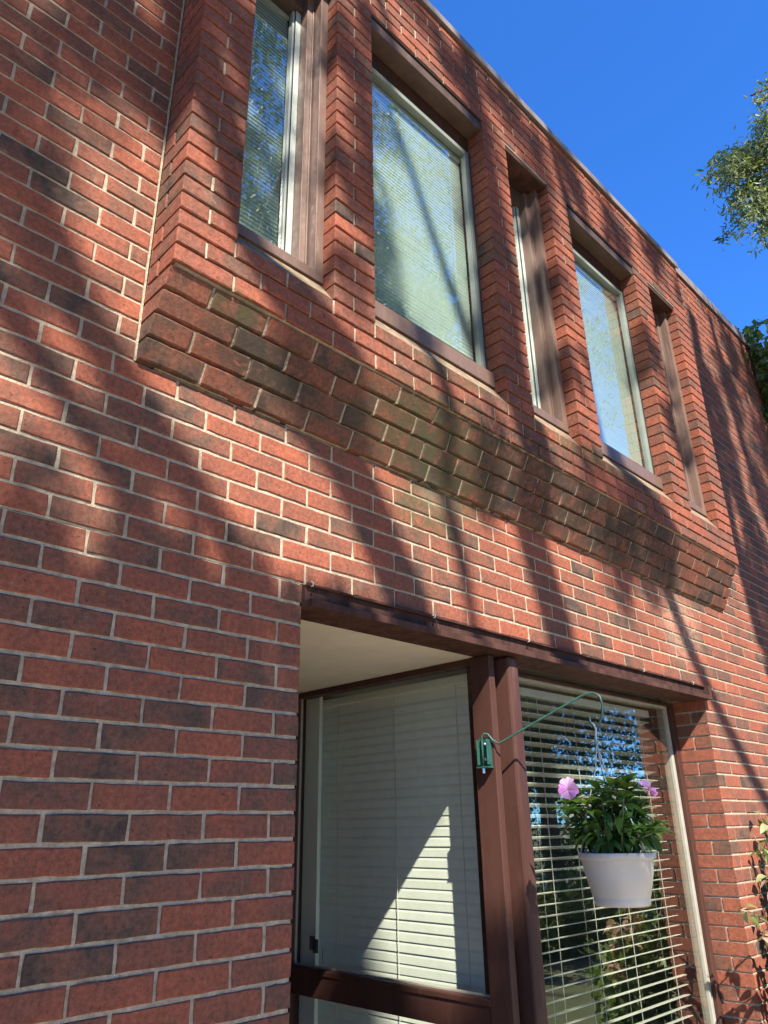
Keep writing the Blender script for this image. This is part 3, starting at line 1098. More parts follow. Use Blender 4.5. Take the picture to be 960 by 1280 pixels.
leaf_meshes = []
for i in range(10):
    me = lance_leaf(random.uniform(0.060, 0.092), random.uniform(0.023, 0.031), random.uniform(0.15, 0.55), random.uniform(0.2, 0.5), i)
    me.materials.append(M_PLANT if i < 7 else M_PLANT_Y)
    leaf_meshes.append(me)

stm = MB()
tips = []
rs = random.Random(5)
for i in range(24):
    a = rs.uniform(0, 2 * math.pi)
    r0 = rs.uniform(0.0, 0.08)
    out = rs.uniform(0.02, 0.17)
    hgt = rs.uniform(0.10, 0.235) * (1.0 - 0.35 * (out / 0.17) ** 2)
    base = PC + Vector((r0 * math.cos(a), r0 * math.sin(a), 0.135))
    tip = PC + Vector(((r0 * 0.6 + out) * math.cos(a), (r0 * 0.6 + out) * math.sin(a), 0.15 + hgt))
    mid = base.lerp(tip, 0.5) + Vector((0, 0, 0.02))
    stm.tube([base, mid, tip], [0.0042, 0.0034, 0.0026], 6)
    tips.append((base, mid, tip, a))
stems = build(stm, "stems", M_STEM, pl, smooth=True)
nleaf = 0
def put_leaf(pos, yaw, pitch, roll, me, sc):
    o = link("leaf", me, None, stems, pos)
    o.rotation_euler = Euler((pitch, roll, yaw), 'XYZ')
    o.scale = (sc, sc, sc)
for (base, mid, tip, a) in tips:
    young = rs.random() < 0.35
    for lev, frac in enumerate((1.0, 0.86, 0.62)):
        n = (6, 4, 2)[lev]
        p = mid.lerp(tip, (frac - 0.5) * 2)
        off = rs.uniform(0, 6.28)
        for k in range(n):
            yaw = off + k * 6.283 / n + rs.uniform(-0.3, 0.3)
            pitch = (R(38), R(12), R(-10))[lev] + rs.uniform(-0.3, 0.3)
            me = leaf_meshes[rs.randrange(7, 10) if (young and lev == 0) else rs.randrange(0, 7)]
            sc = (0.85, 1.05, 1.1)[lev] * rs.uniform(0.85, 1.2)
            put_leaf(p, yaw, pitch, rs.uniform(-0.3, 0.3), me, sc)

fl_ = MB()
for i in range(170):
    a = rs.uniform(0, 6.283)
    rad = 0.105 * math.sqrt(rs.random())
    o = PC + Vector((rad * math.cos(a), rad * math.sin(a), rs.uniform(0.185, 0.29 - 0.4 * rad)))
    me_ = leaf_meshes[rs.randrange(0, 7)]
    mt = Matrix.Translation(o) @ Euler((rs.uniform(-0.7, 0.6), rs.uniform(-0.4, 0.4), a - math.pi / 2 + rs.uniform(-0.9, 0.9)), 'XYZ').to_matrix().to_4x4() @ Matrix.Scale(rs.uniform(0.6, 0.95), 4)
    fl_.add([tuple(mt @ v.co) for v in me_.vertices], [tuple(p.vertices) for p in me_.polygons], rs.random())
build(fl_, "foliage", M_PLANT, pl, tone=True, fix=False, smooth=True, kind="stuff")

def petal_mesh(seed):
    mb = MB()
    rr = random.Random(seed)
    n, m = 8, 4
    vs = []
    for j in range(m + 1):
        for i in range(n + 1):
            t = -1 + 2 * i / n
            q = j / m
            ang = t * (0.34 + 0.30 * q)
            rad = q * 0.030 * (1 - 0.16 * math.exp(-(t / 0.16) ** 2) * q - 0.22 * t * t)
            ruf = 0.0026 * q * q * math.sin(5 * t + seed * 1.7) + 0.006 * q * (1 - q) - 0.006 * q * q * abs(t)
            vs.append((rad * math.sin(ang), rad * math.cos(ang), ruf + 0.004))
    k = n + 1
    mb.add(vs, [(j * k + i, j * k + i + 1, (j + 1) * k + i + 1, (j + 1) * k + i) for j in range(m) for i in range(n)], rr.random())
    me, _ = mb.mesh("petal", (0, 0, 0), True)
    me.materials.append(M_PETAL)
    for p_ in me.polygons:
        p_.use_smooth = True
    return me
petals = [petal_mesh(i) for i in range(4)]
RIGHT = Vector((0.711, -0.703, 0.0))
TOCAM = (Vector(CAM_LOC) - PC).normalized()
def flower(loc, nrm):
    fl = MB()
    fl.lathe([(0.0045, -0.004), (0.004, 0.0), (0.0, 0.002)], (0, 0, 0), 8)
    q = nrm.to_track_quat('Z', 'Y')
    fl.v = [tuple(q @ Vector(v) + loc) for v in fl.v]
    f = build(fl, "flower", paint("flower_eye", (0.7, 0.5, 0.6), 0.6, 0.1), pl)
    for k in range(5):
        a = 2 * math.pi * k / 5 + 0.3
        o = link("petal", petals[k % 4], None, f, loc)
        o.rotation_euler = (q @ Euler((R(random.uniform(8, 46)), R(random.uniform(-14, 14)), a + random.uniform(-0.12, 0.12))).to_quaternion()).to_euler()
        s = random.uniform(0.9, 1.12)
        o.scale = (s * 1.5, s * 1.34, s * 1.5)
flower(PC + RIGHT * (-0.135) + TOCAM * 0.10 + Vector((0, 0, 0.345)), (TOCAM * 0.6 + Vector((-0.75, -0.25, 0.55))).normalized())
flower(PC + RIGHT * 0.125 + TOCAM * 0.10 + Vector((0, 0, 0.340)), (Vector((0.3, -0.8, 0.55))).normalized())

# ------------------------------------------------------------------ foliage generators
def leaf_cloud(pts, size, aspect=0.45, droop=0.4, rg=rng, tone_jit=1.0):
    """numpy: bent two-triangle-pair leaves at pts"""
    n = len(pts)
    d = rg.normal(size=(n, 3))
    d[:, 2] -= droop
    d /= np.linalg.norm(d, axis=1)[:, None]
    u = np.cross(d, rg.normal(size=(n, 3)))
    u /= np.linalg.norm(u, axis=1)[:, None]
    nn = np.cross(d, u)
    L = size * rg.uniform(0.65, 1.35, n)[:, None]
    W = L * aspect
    p0 = pts
    p1 = pts + d * L * 0.5 + u * W * 0.5 + nn * L * 0.08
    p2 = pts + d * L
    p3 = pts + d * L * 0.5 - u * W * 0.5 + nn * L * 0.08
    v = np.stack([p0, p1, p2, p3], 1).reshape(-1, 3)
    return v, rg.uniform(0, 1, n)

def leaves_object(name, pts, size, m, parent=None, aspect=0.45, droop=0.4, **props):
    v, t = leaf_cloud(np.asarray(pts), size, aspect, droop)
    n = len(t)
    c = (v.min(0) + v.max(0)) / 2
    me = bpy.data.meshes.new(name)
    me.vertices.add(4 * n)
    me.vertices.foreach_set("co", (v - c).astype(np.float32).ravel())
    idx = np.arange(4 * n).reshape(n, 4)
    tri = np.concatenate([idx[:, [0, 1, 2]], idx[:, [0, 2, 3]]], 1).reshape(-1, 3)
    me.loops.add(tri.size)
    me.loops.foreach_set("vertex_index", tri.ravel().astype(np.int32))
    me.polygons.add(len(tri))
    me.polygons.foreach_set("loop_start", np.arange(0, tri.size, 3, dtype=np.int32))
    me.polygons.foreach_set("loop_total", np.full(len(tri), 3, dtype=np.int32))
    a = me.attributes.new("tone", 'FLOAT', 'FACE')
    a.data.foreach_set("value", np.repeat(t, 2).astype(np.float32))
    me.update(calc_edges=True)
    me.validate()
    return link(name, me, m, parent, tuple(c), **props)

def clump(c, r, n, rg=rng, squash=1.0):
    p = rg.normal(size=(n, 3))
    p /= np.linalg.norm(p, axis=1)[:, None]
    p *= (rg.uniform(0, 1, n) ** 0.45)[:, None] * r
    p[:, 2] *= squash
    return p + np.array(c)

def crown_points(c, rad, nclump, rc, per, rg=rng, hollow=0.55):
    pts = []
    for i in range(nclump):
        d = rg.normal(size=3)
        d /= np.linalg.norm(d)
        s = hollow + (1 - hollow) * rg.uniform() if rg.uniform() < 0.7 else rg.uniform(0.1, hollow)
        q = np.array(c) + d * s * np.array(rad)
        pts.append(clump(q, rc * rg.uniform(0.6, 1.3), int(per * rg.uniform(0.6, 1.4)), rg, 0.8))
    return np.concatenate(pts)

def cast(x, z, t):
    """the point t metres out from the wall that throws its shadow on the wall at (x, z)"""
    return (x - 0.6 * t, -t, z + 1.13 * t)

def tree(name, base, label, group=None):
    return empty(name, base, label, "tree", group)

# ---- tree 1: forked tree in front of the facade, its limbs shade the wall
t1 = tree("forked_tree", (-1.2, -6.0, GZ), "forked bare limbed tree behind the viewpoint throwing slanting shadows on the bricks")
mb = MB()
mb.tube([(-1.2, -6.0, GZ - 0.1), (-1.25, -6.0, -0.5), (-1.4, -6.02, 2.0), (-1.65, -6.0, 3.95)], [0.21, 0.17, 0.14, 0.12], 12)
build(mb, "trunk", M_BARK, t1, smooth=True)
LIMBS1 = [
    ([(1.95, -2.9), (1.5, -2.4), (0.80, -1.5), (0.56, -0.75), (0.50, -0.3), (0.474, 0.026), (0.30, 0.30), (0.139, 0.54), (-0.06, 0.67), (-0.20, 0.80), (-0.28, 0.89), (-0.37, 1.09), (-0.49, 1.45), (-0.75, 2.2), (-1.1, 3.2)],
     [0.13, 0.13, 0.125, 0.12, 0.12, 0.12, 0.12, 0.125, 0.125, 0.12, 0.11, 0.09, 0.075, 0.055, 0.03], 5.4),
    ([(1.95, -2.9), (1.7, -1.0), (1.47, 0.05), (1.34, 0.42), (1.24, 0.75), (1.15, 0.95), (1.10, 1.25), (1.12, 1.7), (1.06, 2.4), (0.95, 3.3), (0.8, 4.4)],
     [0.13, 0.12, 0.12, 0.125, 0.13, 0.13, 0.13, 0.12, 0.10, 0.07, 0.04], 5.6),
    ([(1.12, 1.12), (0.93, 1.40), (0.72, 1.85), (0.50, 2.35), (0.30, 2.75), (0.0, 3.4)], [0.075, 0.05, 0.035, 0.03, 0.03, 0.02], 5.9),
    ([(-0.12, -0.12), (-0.30, 0.08), (-0.50, 0.28), (-0.69, 0.47), (-0.82, 0.62), (-0.96, 0.86), (-1.13, 1.10), (-1.5, 1.7)], [0.05, 0.06, 0.07, 0.075, 0.075, 0.07, 0.06, 0.03], 5.5),
    ([(-0.42, -0.10), (-0.60, 0.10), (-0.80, 0.32), (-1.02, 0.55), (-1.3, 0.9)], [0.04, 0.05, 0.055, 0.055, 0.03], 5.5),
    ([(-0.30, 1.05), (-0.50, 1.30), (-0.66, 1.52), (-0.80, 1.75), (-0.95, 1.98), (-1.3, 2.5)], [0.04, 0.06, 0.085, 0.085, 0.08, 0.04], 5.5),
    ([(0.86, -0.10), (0.80, 0.25), (0.72, 0.50), (0.60, 0.85), (0.52, 1.2)], [0.03, 0.045, 0.05, 0.05, 0.04], 5.6),
    ([(-0.49, 1.45), (-0.66, 1.62), (-0.95, 1.95), (-1.3, 2.4)], [0.05, 0.05, 0.04, 0.02], 6.0),
]
for pts_, rad, t in LIMBS1:
    mb = MB()
    mb.tube([cast(x, z, t + 0.02 * i) for i, (x, z) in enumerate(pts_)], rad, 8)
    build(mb, "limb", M_BARK, t1, smooth=True)
pts = []
def shade(x, z, r, n, t):
    pts.append(clump(cast(x, z, t), r, n, squash=0.9))
for (x, z, r, n, t) in [
    (-0.84, 0.66, 0.12, 80, 6.0), (-1.02, 0.84, 0.14, 90, 6.1), (-0.66, 0.42, 0.10, 60, 6.0), (-1.15, 1.0, 0.15, 90, 6.2),
    (-0.72, 1.66, 0.18, 170, 6.0), (-0.92, 1.80, 0.22, 220, 6.1), (-1.12, 1.42, 0.20, 170, 6.0), (-0.62, 1.92, 0.16, 120, 6.0), (-0.95, 1.52, 0.14, 90, 6.0), (-0.60, 2.2, 0.2, 150, 6.0),
    (-1.05, 1.12, 0.13, 80, 6.0), 
    (-0.55, 0.25, 0.10, 60, 6.2), (-0.85, 0.08, 0.11, 60, 6.0), (-0.5, -0.02, 0.12, 70, 6.0), (-0.2, -0.02, 0.10, 50, 6.0),
    (0.30, 1.40, 0.20, 190, 6.0), (0.28, 1.75, 0.18, 150, 6.0), (0.50, 1.20, 0.17, 130, 6.0), (0.25, 2.45, 0.2, 160, 6.0), (0.18, 2.1, 0.14, 90, 6.0),
    (0.85, 2.78, 0.16, 110, 6.4), (1.25, 2.92, 0.2, 170, 6.5), (0.55, 3.02, 0.18, 120, 6.4), (1.6, 2.78, 0.2, 150, 6.4), (0.2, 3.1, 0.2, 130, 6.4), (1.95, 3.0, 0.18, 110, 6.4),
    (1.15, 1.55, 0.15, 130, 6.0), (1.1, 2.1, 0.15, 120, 6.0), (1.12, 2.5, 0.13, 80, 6.0), (0.95, 0.60, 0.10, 50, 6.0), (1.75, 0.75, 0.16, 80, 6.0), (2.05, 0.55, 0.18, 110, 6.0),
    (1.65, 1.35, 0.13, 90, 5.8), (1.62, 1.9, 0.14, 100, 5.8), (1.6, 2.4, 0.14, 90, 5.8), (0.12, 1.0, 0.10, 60, 5.8), (0.08, 1.5, 0.10, 60, 5.8), (0.1, 2.2, 0.12, 80, 5.8), (-0.45, 1.75, 0.12, 80, 5.8), (-0.45, 2.3, 0.14, 110, 5.8), (-0.30, 1.50, 0.13, 110, 5.8), (-0.28, 1.80, 0.13, 120, 5.8), (-0.27, 2.10, 0.14, 120, 5.8), (-0.25, 2.45, 0.14, 120, 5.8), (-0.34, 2.3, 0.12, 70, 5.8),
    (0.98, -1.15, 0.20, 260, 6.0), (1.15, -1.35, 0.26, 330, 6.0), (0.95, -1.7, 0.3, 330, 6.0), (1.35, -0.95, 0.2, 150, 6.0)]:
    shade(x, z, r, n, t)
pts.append(crown_points((-0.6, -5.2, 12.9), (5.4, 1.9, 1.7), 230, 0.55, 170))  # canopy added overhead out of view to dim sky light on the wall
leaves_object("crown", np.concatenate(pts), 0.09, M_LEAF, t1, 0.5, 0.5)
tl = tree("sky_block_tree", (-8.2, -3.2, GZ), "full crowned tree added out of view far left of the entrance to block sky light")  # unseen tree added to keep sky light off the facade
mb = MB()
mb.tube([(-8.2, -3.2, GZ - 0.1), (-8.1, -3.2, 1.0), (-8.3, -3.3, 6.0)], [0.26, 0.2, 0.07], 10)
build(mb, "trunk", M_BARK, tl, smooth=True)
leaves_object("crown", crown_points((-8.2, -3.4, 5.5), (3.6, 2.6, 5.0), 120, 0.6, 130), 0.15, M_LEAF, tl, 0.5, 0.4)

# ---- tree 2: big tree to the right, shading the far wall and mirrored in the upper windows
t2 = tree("shade_tree", (2.9, -5.2, GZ), "broad leafy tree standing off the right part of the facade, mirrored in the upper windows")
mb = MB()
mb.tube([(2.9, -5.2, GZ - 0.1), (2.75, -5.15, 0.0), (2.6, -5.1, 3.0), (3.0, -5.3, 5.5), (3.5, -5.4, 8.0), (3.9, -5.4, 10.0)], [0.24, 0.2, 0.17, 0.13, 0.09, 0.03], 12)
build(mb, "trunk", M_BARK, t2, smooth=True)
LIMBS2 = [
    ([(5.55, -2.6), (3.9, -1.0), (3.44, -0.52), (3.10, -0.15), (2.85, 0.16), (2.62, 0.58), (2.32, 0.72), (2.10, 0.98), (2.02, 1.6), (1.95, 2.4), (1.7, 3.4)],
     [0.085, 0.065, 0.06, 0.06, 0.065, 0.075, 0.08, 0.08, 0.075, 0.06, 0.03], 5.0),
    ([(5.6, -1.2), (4.6, 0.0), (4.02, 0.5), (3.92, 1.3), (3.95, 2.2), (4.05, 3.2)], [0.11, 0.10, 0.10, 0.10, 0.09, 0.07], 5.2),
    ([(5.8, 0.2), (4.9, 1.2), (4.6, 2.2), (4.5, 3.4)], [0.09, 0.08, 0.07, 0.05], 5.4),
    ([(5.9, 0.4), (5.6, 1.6), (5.3, 2.6), (5.2, 3.8)], [0.09, 0.08, 0.07, 0.05], 5.6)]
for pts_, rad, t in LIMBS2:
    mb = MB()
    mb.tube([cast(x, z, t) for (x, z) in pts_], rad, 8)
    build(mb, "limb", M_BARK, t2, smooth=True)
cp2 = crown_points((4.3, -5.5, 9.3), (3.6, 2.0, 2.9), 130, 0.50, 130)
ex = [clump(cast(x, z, t), r, n) for (x, z, r, n, t) in [
    (4.15, 0.9, 0.22, 380, 5.2), (4.45, 1.15, 0.3, 480, 5.3), (4.2, 1.6, 0.22, 360, 5.2), (4.15, 2.5, 0.2, 300, 5.2), (4.2, 2.05, 0.2, 300, 5.2), (4.7, 0.4, 0.4, 600, 5.3), (4.85, 1.75, 0.28, 380, 5.4), (4.25, 0.3, 0.25, 320, 5.2),
    (5.3, 0.9, 0.4, 560, 5.5), (4.1, -0.35, 0.22, 200, 5.1), (4.6, 2.75, 0.25, 300, 5.4), (5.2, 2.3, 0.25, 300, 5.4), (5.4, 3.0, 0.3, 300, 5.5), (4.9, 3.2, 0.22, 220, 5.4), (4.6, -0.3, 0.35, 360, 5.3), (4.2, -0.9, 0.2, 160, 5.2),
    (1.95, 1.35, 0.12, 60, 5.1), (2.2, 0.85, 0.14, 110, 5.1), (2.75, 1.9, 0.16, 110, 5.2), (2.9, 1.4, 0.14, 90, 5.2), (2.45, 0.62, 0.14, 90, 5.1), (2.1, 0.62, 0.14, 80, 5.1),
    (3.05, 2.1, 0.15, 110, 5.2), (3.1, 1.6, 0.13, 90, 5.2), (2.5, 2.75, 0.2, 170, 5.3), (3.1, 2.95, 0.2, 160, 5.3), (3.6, 2.8, 0.16, 120, 5.3), (2.0, 2.8, 0.16, 100, 5.3), (3.62, 3.3, 0.12, 60, 5.3)]]
leaves_object("crown", np.concatenate([cp2] + ex), 0.095, M_LEAF, t2, 0.5, 0.5)

# ---- tree 3: drooping grey green tree whose branch tips show against the sky
t3 = tree("drooping_tree", (10.2, -3.4, GZ), "tall tree with drooping grey green leaf tips hanging against the blue sky")
mb = MB()
mb.tube([(10.2, -3.4, GZ - 0.1), (10.1, -3.3, 2.0), (9.8, -3.0, 6.0), (9.6, -2.8, 9.5)], [0.24, 0.2, 0.14, 0.05], 12)
build(mb, "trunk", M_BARK, t3, smooth=True)
for a in ([(9.9, -3.1, 5.0), (8.6, -2.0, 6.6), (7.4, -1.1, 6.9), (6.2, -0.35, 6.1)], [(9.8, -3.0, 6.0), (8.5, -1.8, 8.0), (7.2, -0.9, 8.2), (6.2, -0.5, 7.3)]):
    mb = MB(); mb.tube(a, [0.08, 0.055, 0.035, 0.012], 7)
    build(mb, "limb", M_BARK, t3, smooth=True)
def sky_pt(u, v, s):
    d = Vector(((u - 480) / FOC, -(v - 640) / FOC, -1.0))
    d = Euler(CAM_ROT).to_matrix() @ d
    return Vector(CAM_LOC) + d * s
TIPS3 = [(5.40, -0.02, 5.72), (5.55, -0.05, 5.95)]
pts = []
r3 = np.random.default_rng(33)
def strand(p0, p1, n, spread):
    p0, p1 = np.array(p0) + np.array([0.10, -0.12, 0.0]), np.array(p1) + np.array([0.10, -0.12, 0.0])
    t = r3.uniform(0, 1, n)[:, None]
    sag = np.zeros((n, 3)); sag[:, 2:] = 0.12 * np.sin(np.pi * t)
    return p0 + (p1 - p0) * t + sag + r3.normal(size=(n, 3)) * spread
M3 = [((6.9, -0.75, 7.0), (5.62, -0.05, 6.05), 260, 0.07), ((7.0, -0.8, 6.8), (5.43, 0.02, 5.80), 420, 0.10), ((7.0, -0.8, 6.6), (5.75, -0.02, 5.52), 420, 0.11),
      ((7.0, -0.8, 6.3), (6.0, -0.16, 5.40), 360, 0.11), ((7.0, -0.9, 7.4), (5.85, -0.45, 6.62), 240, 0.07), ((7.2, -0.9, 7.1), (6.0, -0.4, 6.3), 500, 0.16), ((7.4, -1.0, 6.6), (6.3, -0.4, 5.8), 600, 0.2),
      ((7.0, -0.9, 7.9), (6.1, -0.65, 7.25), 160, 0.07)]
sky_twigs = []
for a, b, n, s in M3:
    pts.append(strand(a, b, int(n * 4.2), s * 0.9))
    for kk in range(5):
        off = r3.normal(size=3) * s * 1.6
        e_ = np.array(b) + off + np.array([0, 0, -0.12 * r3.uniform(0.2, 1.6)])
        pts.append(strand(np.array(a) * 0.35 + np.array(b) * 0.65 + off * 0.5, e_, int(n * 0.35), s * 0.35))
        sky_twigs.append((np.array(a) * 0.35 + np.array(b) * 0.65 + off * 0.5, e_))
pts.append(crown_points((9.6, -3.0, 8.2), (2.3, 1.7, 2.6), 60, 0.45, 110, r3))
leaves_object("crown", np.concatenate(pts), 0.075, M_LEAF_G, t3, 0.30, 0.9)

mb = MB()
for a, b in sky_twigs:
    a, b = a + np.array([0.10, -0.12, 0.0]), b + np.array([0.10, -0.12, 0.0])
    mb.tube([tuple(a), tuple(a * 0.5 + b * 0.5 + np.array([0, 0, 0.03])), tuple(b)], [0.012, 0.008, 0.003], 5)
build(mb, "twigs", M_BARK, t3, kind="stuff")

# ---- tree 4: low crown at the left, shading the lower left of the wall
t5 = tree("low_crowned_tree", (-3.4, -4.1, GZ), "low round headed tree left of the viewpoint shading the lower left bricks")
mb = MB()
mb.tube([(-3.4, -4.1, GZ - 0.1), (-3.35, -4.05, 0.0), (-3.2, -4.0, 2.2), (-3.1, -4.0, 3.6)], [0.13, 0.11, 0.08, 0.03], 10)
build(mb, "trunk", M_BARK, t5, smooth=True)
r5 = np.random.default_rng(55)
p5 = []
for i in range(230):
    x = r5.uniform(-1.9, 0.22)
    z = r5.uniform(-2.4, -0.24)
    t = 4.0 + r5.uniform(-0.8, 0.8)
    p5.append(clump(cast(x, z, t), 0.2, 130, r5))
for i in range(40):                                   # ragged, thinner rim
    x = r5.uniform(-1.9, 0.30)
    t = 4.0 + r5.uniform(-0.6, 0.6)
    p5.append(clump(cast(x, r5.uniform(-0.25, -0.06) if x > -1.1 else r5.uniform(-0.2, 0.02), t), 0.09, 30, r5))
leaves_object("crown", np.concatenate(p5), 0.10, M_LEAF, t5, 0.55, 0.4)

# ---- trees mirrored in the front window
t6 = tree("garden_tree", (12.4, -7.0, GZ), "green garden tree across the lawn mirrored in the ground floor window")
mb = MB()
mb.tube([(12.4, -7.0, GZ - 0.1), (12.3, -7.0, 1.0), (12.4, -7.0, 5.0)], [0.2, 0.16, 0.05], 10)
build(mb, "trunk", M_BARK, t6, smooth=True)
leaves_object("crown", np.concatenate([crown_points((12.4, -7.1, 2.4), (1.7, 2.0, 4.0), 190, 0.5, 230),
    clump((12.5, -5.75, 1.75), 0.42, 260), clump((13.0, -5.7, 1.95), 0.4, 240), clump((13.5, -5.6, 2.05), 0.35, 160), clump((12.0, -5.9, 1.6), 0.4, 240)]), 0.10, M_LEAF, t6, 0.5, 0.4)
t7 = tree("far_tree", (22.0, -7.2, GZ), "distant tree beyond the lawn mirrored low in the ground floor window")
mb = MB()
mb.tube([(22.0, -7.2, GZ - 0.1), (22.0, -7.2, 1.0), (22.1, -7.2, 3.0)], [0.2, 0.16, 0.05], 10)
build(mb, "trunk", M_BARK, t7, smooth=True)
leaves_object("crown", crown_points((22.0, -10.2, 0.2), (3.0, 5.0, 2.1), 110, 0.6, 120), 0.14, M_LEAF, t7, 0.5, 0.4)

# row of trees added to block sky light (only seen mirrored in the panes)
def copy_tree(o):
    c = o.copy()
    COL.objects.link(c)
    for ch in [q for q in bpy.data.objects if q.parent == o]:
        d = ch.copy()
        COL.objects.link(d)
        d.parent = c
    return c
RL = "tall leafy tree in the row across the paving, added to block sky light, seen only mirrored in the window panes"
tr = tree("row_tree", (-9.0, -13.0, GZ), RL, "trees in the row across the paving")
mb = MB()
mb.tube([(-9.0, -13.0, GZ - 0.1), (-9.1, -13.0, 2.0), (-8.9, -13.0, 7.0)], [0.28, 0.22, 0.06], 10)
build(mb, "trunk", M_BARK, tr, smooth=True)
rr_ = np.random.default_rng(77)
leaves_object("crown", crown_points((-9.0, -13.0, 4.6), (3.2, 2.2, 5.0), 120, 0.62, 120, rr_), 0.17, M_LEAF, tr, 0.5, 0.4)
tr.location = (-9.6, -18.0, GZ)
tr.scale = (1.25, 1.25, 1.3)
for (x, y, rz, s_) in ((-4.2, -18.6, 1.0, 1.3), (0.9, -18.2, 2.2, 1.45), (6.4, -16.0, 3.3, 2.0), (12.4, -16.4, 4.4, 2.1), (18.6, -18.5, 5.2, 2.1), (-15.5, -18.5, 0.5, 1.35)):
    o = copy_tree(tr)
    o.location = (x, y, GZ)
    o.rotation_euler.z = rz
    o.scale = (s_, s_, s_)

hg = empty("hedge", (7.0, -4.2, GZ), "sunny green hedge across the path mirrored at the foot of the ground floor window", "hedge")
r8 = np.random.default_rng(8)
hp = np.concatenate([clump((r8.uniform(4.6, 10.0), r8.uniform(-5.0, -3.6), GZ + r8.uniform(0.1, 0.75)), 0.26, 130, r8) for i in range(120)])
leaves_object("foliage", hp, 0.075, M_LEAF_Y, hg, 0.5, 0.1)
mb = MB()
for i in range(9):
    x = 4.9 + i * 0.6
    mb.tube([(x, -4.3, GZ - 0.05), (x + 0.05, -4.25, GZ + 0.6)], [0.02, 0.01], 5)
build(mb, "stems", M_TWIG, hg)

# ------------------------------------------------------------------ plants on and by the wall
# climbing shrub beside the right jamb
vb = empty("climbing_shrub", (3.15, -0.3, GZ), "leggy climbing shrub with yellow green and dry pinkish leaves by the right window jamb", "shrub")
rv = random.Random(9)
stm = MB()
leafpos = []
ST = [[(3.2, -0.30, GZ), (3.14, -0.24, -1.6), (3.10, -0.14, -1.25), (3.12, -0.08, -1.0), (3.10, -0.05, -0.76)],
      [(3.2, -0.30, GZ), (3.08, -0.28, -1.7), (2.96, -0.22, -1.36), (2.80, -0.14, -1.16), (2.62, -0.10, -1.10)],
      [(3.2, -0.30, GZ), (3.2, -0.25, -1.7), (3.22, -0.16, -1.3), (3.24, -0.1, -1.05), (3.22, -0.06, -0.85)],
      [(3.2, -0.30, GZ), (3.02, -0.32, -1.8), (2.86, -0.28, -1.55), (2.70, -0.22, -1.42), (2.62, -0.18, -1.40)],
      [(3.2, -0.30, GZ), (3.15, -0.35, -1.7), (3.05, -0.30, -1.35), (2.98, -0.20, -1.15), (2.92, -0.15, -1.0)],
      [(3.2, -0.30, GZ), (3.3, -0.3, -1.8), (3.36, -0.22, -1.4), (3.4, -0.15, -1.1), (3.38, -0.1, -0.9)],
      [(3.2, -0.30, GZ), (3.2, -0.3, -1.7), (3.2, -0.22, -1.3), (3.22, -0.12, -0.95), (3.2, -0.06, -0.66)],
      [(3.2, -0.30, GZ), (3.1, -0.34, -1.75), (2.92, -0.3, -1.42), (2.78, -0.22, -1.26), (2.66, -0.16, -1.20)]]
for q in ST:
    stm.tube(q, [0.010, 0.008, 0.006, 0.004, 0.002], 6)
    for i in range(46):
        t = rv.uniform(0.9, 3.99)
        a = int(t)
        p = Vector(q[a]).lerp(Vector(q[a + 1]), t - a)
        leafpos.append((p, t))
shs = build(stm, "stems", M_TWIG, vb, smooth=True)
vl = []
for i in range(6):
    me = lance_leaf(rv.uniform(0.05, 0.075), rv.uniform(0.026, 0.038), 0.4, 0.25, 40 + i)
    me.materials.append((M_VARIEG, M_LEAF_Y, M_PINKLEAF)[i % 3])
    vl.append(me)
for (p, t) in leafpos:
    pink = (p.z > -1.45 and p.x < 3.06 and rv.random() < 0.75)
    k = rv.choice((2, 5)) if pink else rv.choice((0, 3, 1, 4, 0))
    o = link("leaf", vl[k], None, shs, p + Vector((rv.uniform(-.02, .02), rv.uniform(-.03, .01), rv.uniform(-.02, .02))))
    o.rotation_euler = (rv.uniform(-1.0, 0.5), rv.uniform(-0.6, 0.6), rv.uniform(0, 6.28))
    o.scale = (rv.uniform(0.7, 1.2),) * 3
bsh = np.concatenate([clump((rv.uniform(2.8, 3.5), rv.uniform(-0.45, -0.12), rv.uniform(-2.2, -1.35)), 0.13, 60) for i in range(44)] + [clump((rv.uniform(3.1, 3.6), rv.uniform(-0.3, -0.08), rv.uniform(-1.4, -0.75)), 0.09, 26) for i in range(16)])
leaves_object("foliage", bsh, 0.065, M_LEAF_Y, vb, 0.55, 0.2)

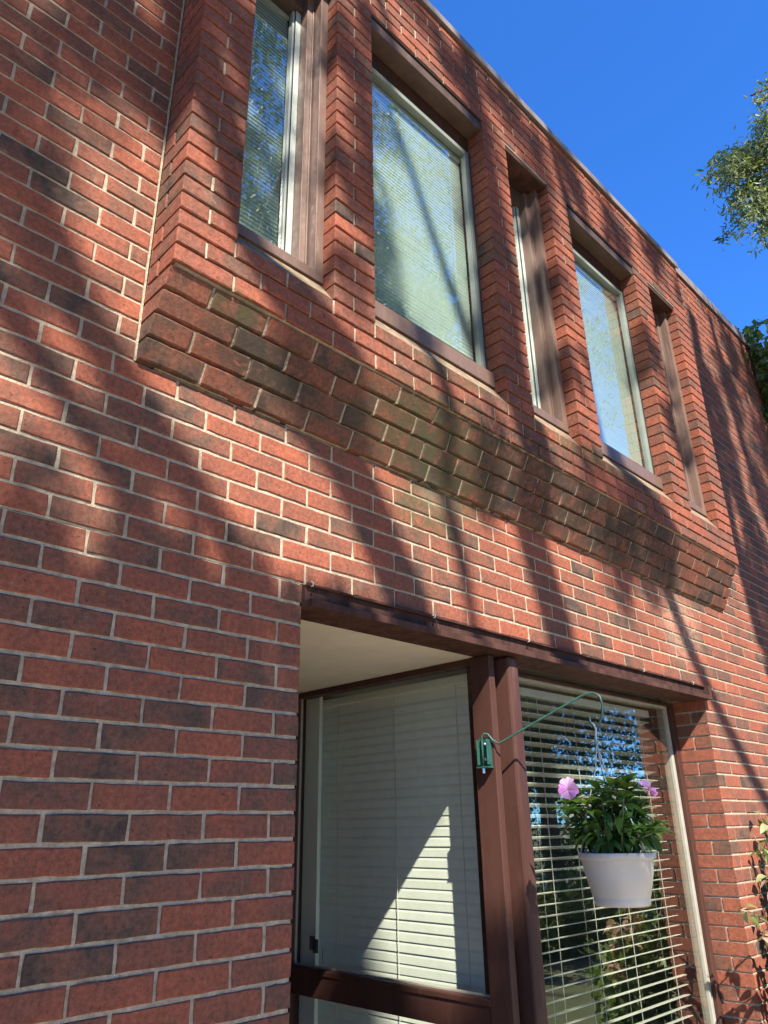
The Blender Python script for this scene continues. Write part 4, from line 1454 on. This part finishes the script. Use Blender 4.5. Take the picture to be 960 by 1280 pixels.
# ivy over the parapet at the far right
iv = empty("ivy", (5.9, -0.05, GZ), "dark green ivy climbing the far end of the wall over the parapet", "ivy")
ri = np.random.default_rng(4)
pv = []
for i in range(150):
    z = ri.uniform(0.6, 3.75)
    edge = 5.35 + 0.35 * abs(z - 2.6) ** 1.2 * (1 if z < 2.6 else 0.2) + 0.12 * math.sin(z * 5)
    x = edge + abs(ri.normal()) * 0.8
    if x < XB:
        yy = -0.05 if z < ZTOP + 0.1 else ri.uniform(-0.25, 0.2)
        if z < ZTOP + 0.1 and z > ZTOP - 0.2:
            yy = -0.24
        c_ = clump((x, yy, z), 0.16, 42, ri)
        c_[:, 1] = np.where(c_[:, 2] < ZTOP + 0.1, np.minimum(c_[:, 1] * 0.5, -0.012), c_[:, 1])
        pv.append(c_)
leaves_object("foliage", np.concatenate(pv), 0.075, M_IVY, iv, 0.85, 0.5)
mb = MB()
for i in range(7):
    x = 5.6 + i * 0.35
    mb.tube([(x, -0.02, GZ), (x + 0.1, -0.014, -0.5), (x - 0.05, -0.014, 1.5), (x + 0.08, -0.014, 3.2)], [0.02, 0.016, 0.012, 0.006], 6)
build(mb, "stems", M_TWIG, iv)

# ------------------------------------------------------------------ ground
def ground_material():
    m, n, l, p = mat("lawn_ground")
    pos = nd(n, "ShaderNodeNewGeometry").outputs["Position"]
    a = noise(n, l, 1.2, 6, 0.7, pos)
    b = noise(n, l, 30.0, 5, 0.7, pos)
    col = mixc(n, l, mrange(n, l, a, 0.3, 0.7), (0.07, 0.10, 0.03), (0.12, 0.13, 0.05))
    col = mixc(n, l, mrange(n, l, b, 0.35, 0.8), col, (0.16, 0.15, 0.08))
    l.new(col, p.inputs["Base Color"])
    p.inputs["Roughness"].default_value = 0.95
    l.new(bump(n, l, b, 0.8, 0.03), p.inputs["Normal"])
    return m
g = MB()
g.add([(-400, -400, GZ), (400, -400, GZ), (400, 400, GZ), (-400, 400, GZ)], [(0, 1, 2, 3)])
build(g, "ground", ground_material(), kind="structure", fix=False)
pv = MB()
pv.box(-14.0, 4.4, -14.0, -0.75, GZ - 0.02, GZ + 0.03)
build(pv, "path", paint("sandy_bounce_paving", (0.56, 0.46, 0.335), 0.9, 0.10, 6.0, (0.40, 0.33, 0.24), bumps=0.4), kind="structure")  # unseen paving, made wide, pale and warm to bounce sunlight onto the shaded wall
pv = MB()
pv.box(11.0, 40.0, -12.0, -3.0, GZ - 0.02, GZ + 0.012)
build(pv, "road", paint("pale_paving", (0.42, 0.38, 0.35), 0.9, 0.15, 4.0, (0.30, 0.27, 0.25), bumps=0.4), kind="structure")
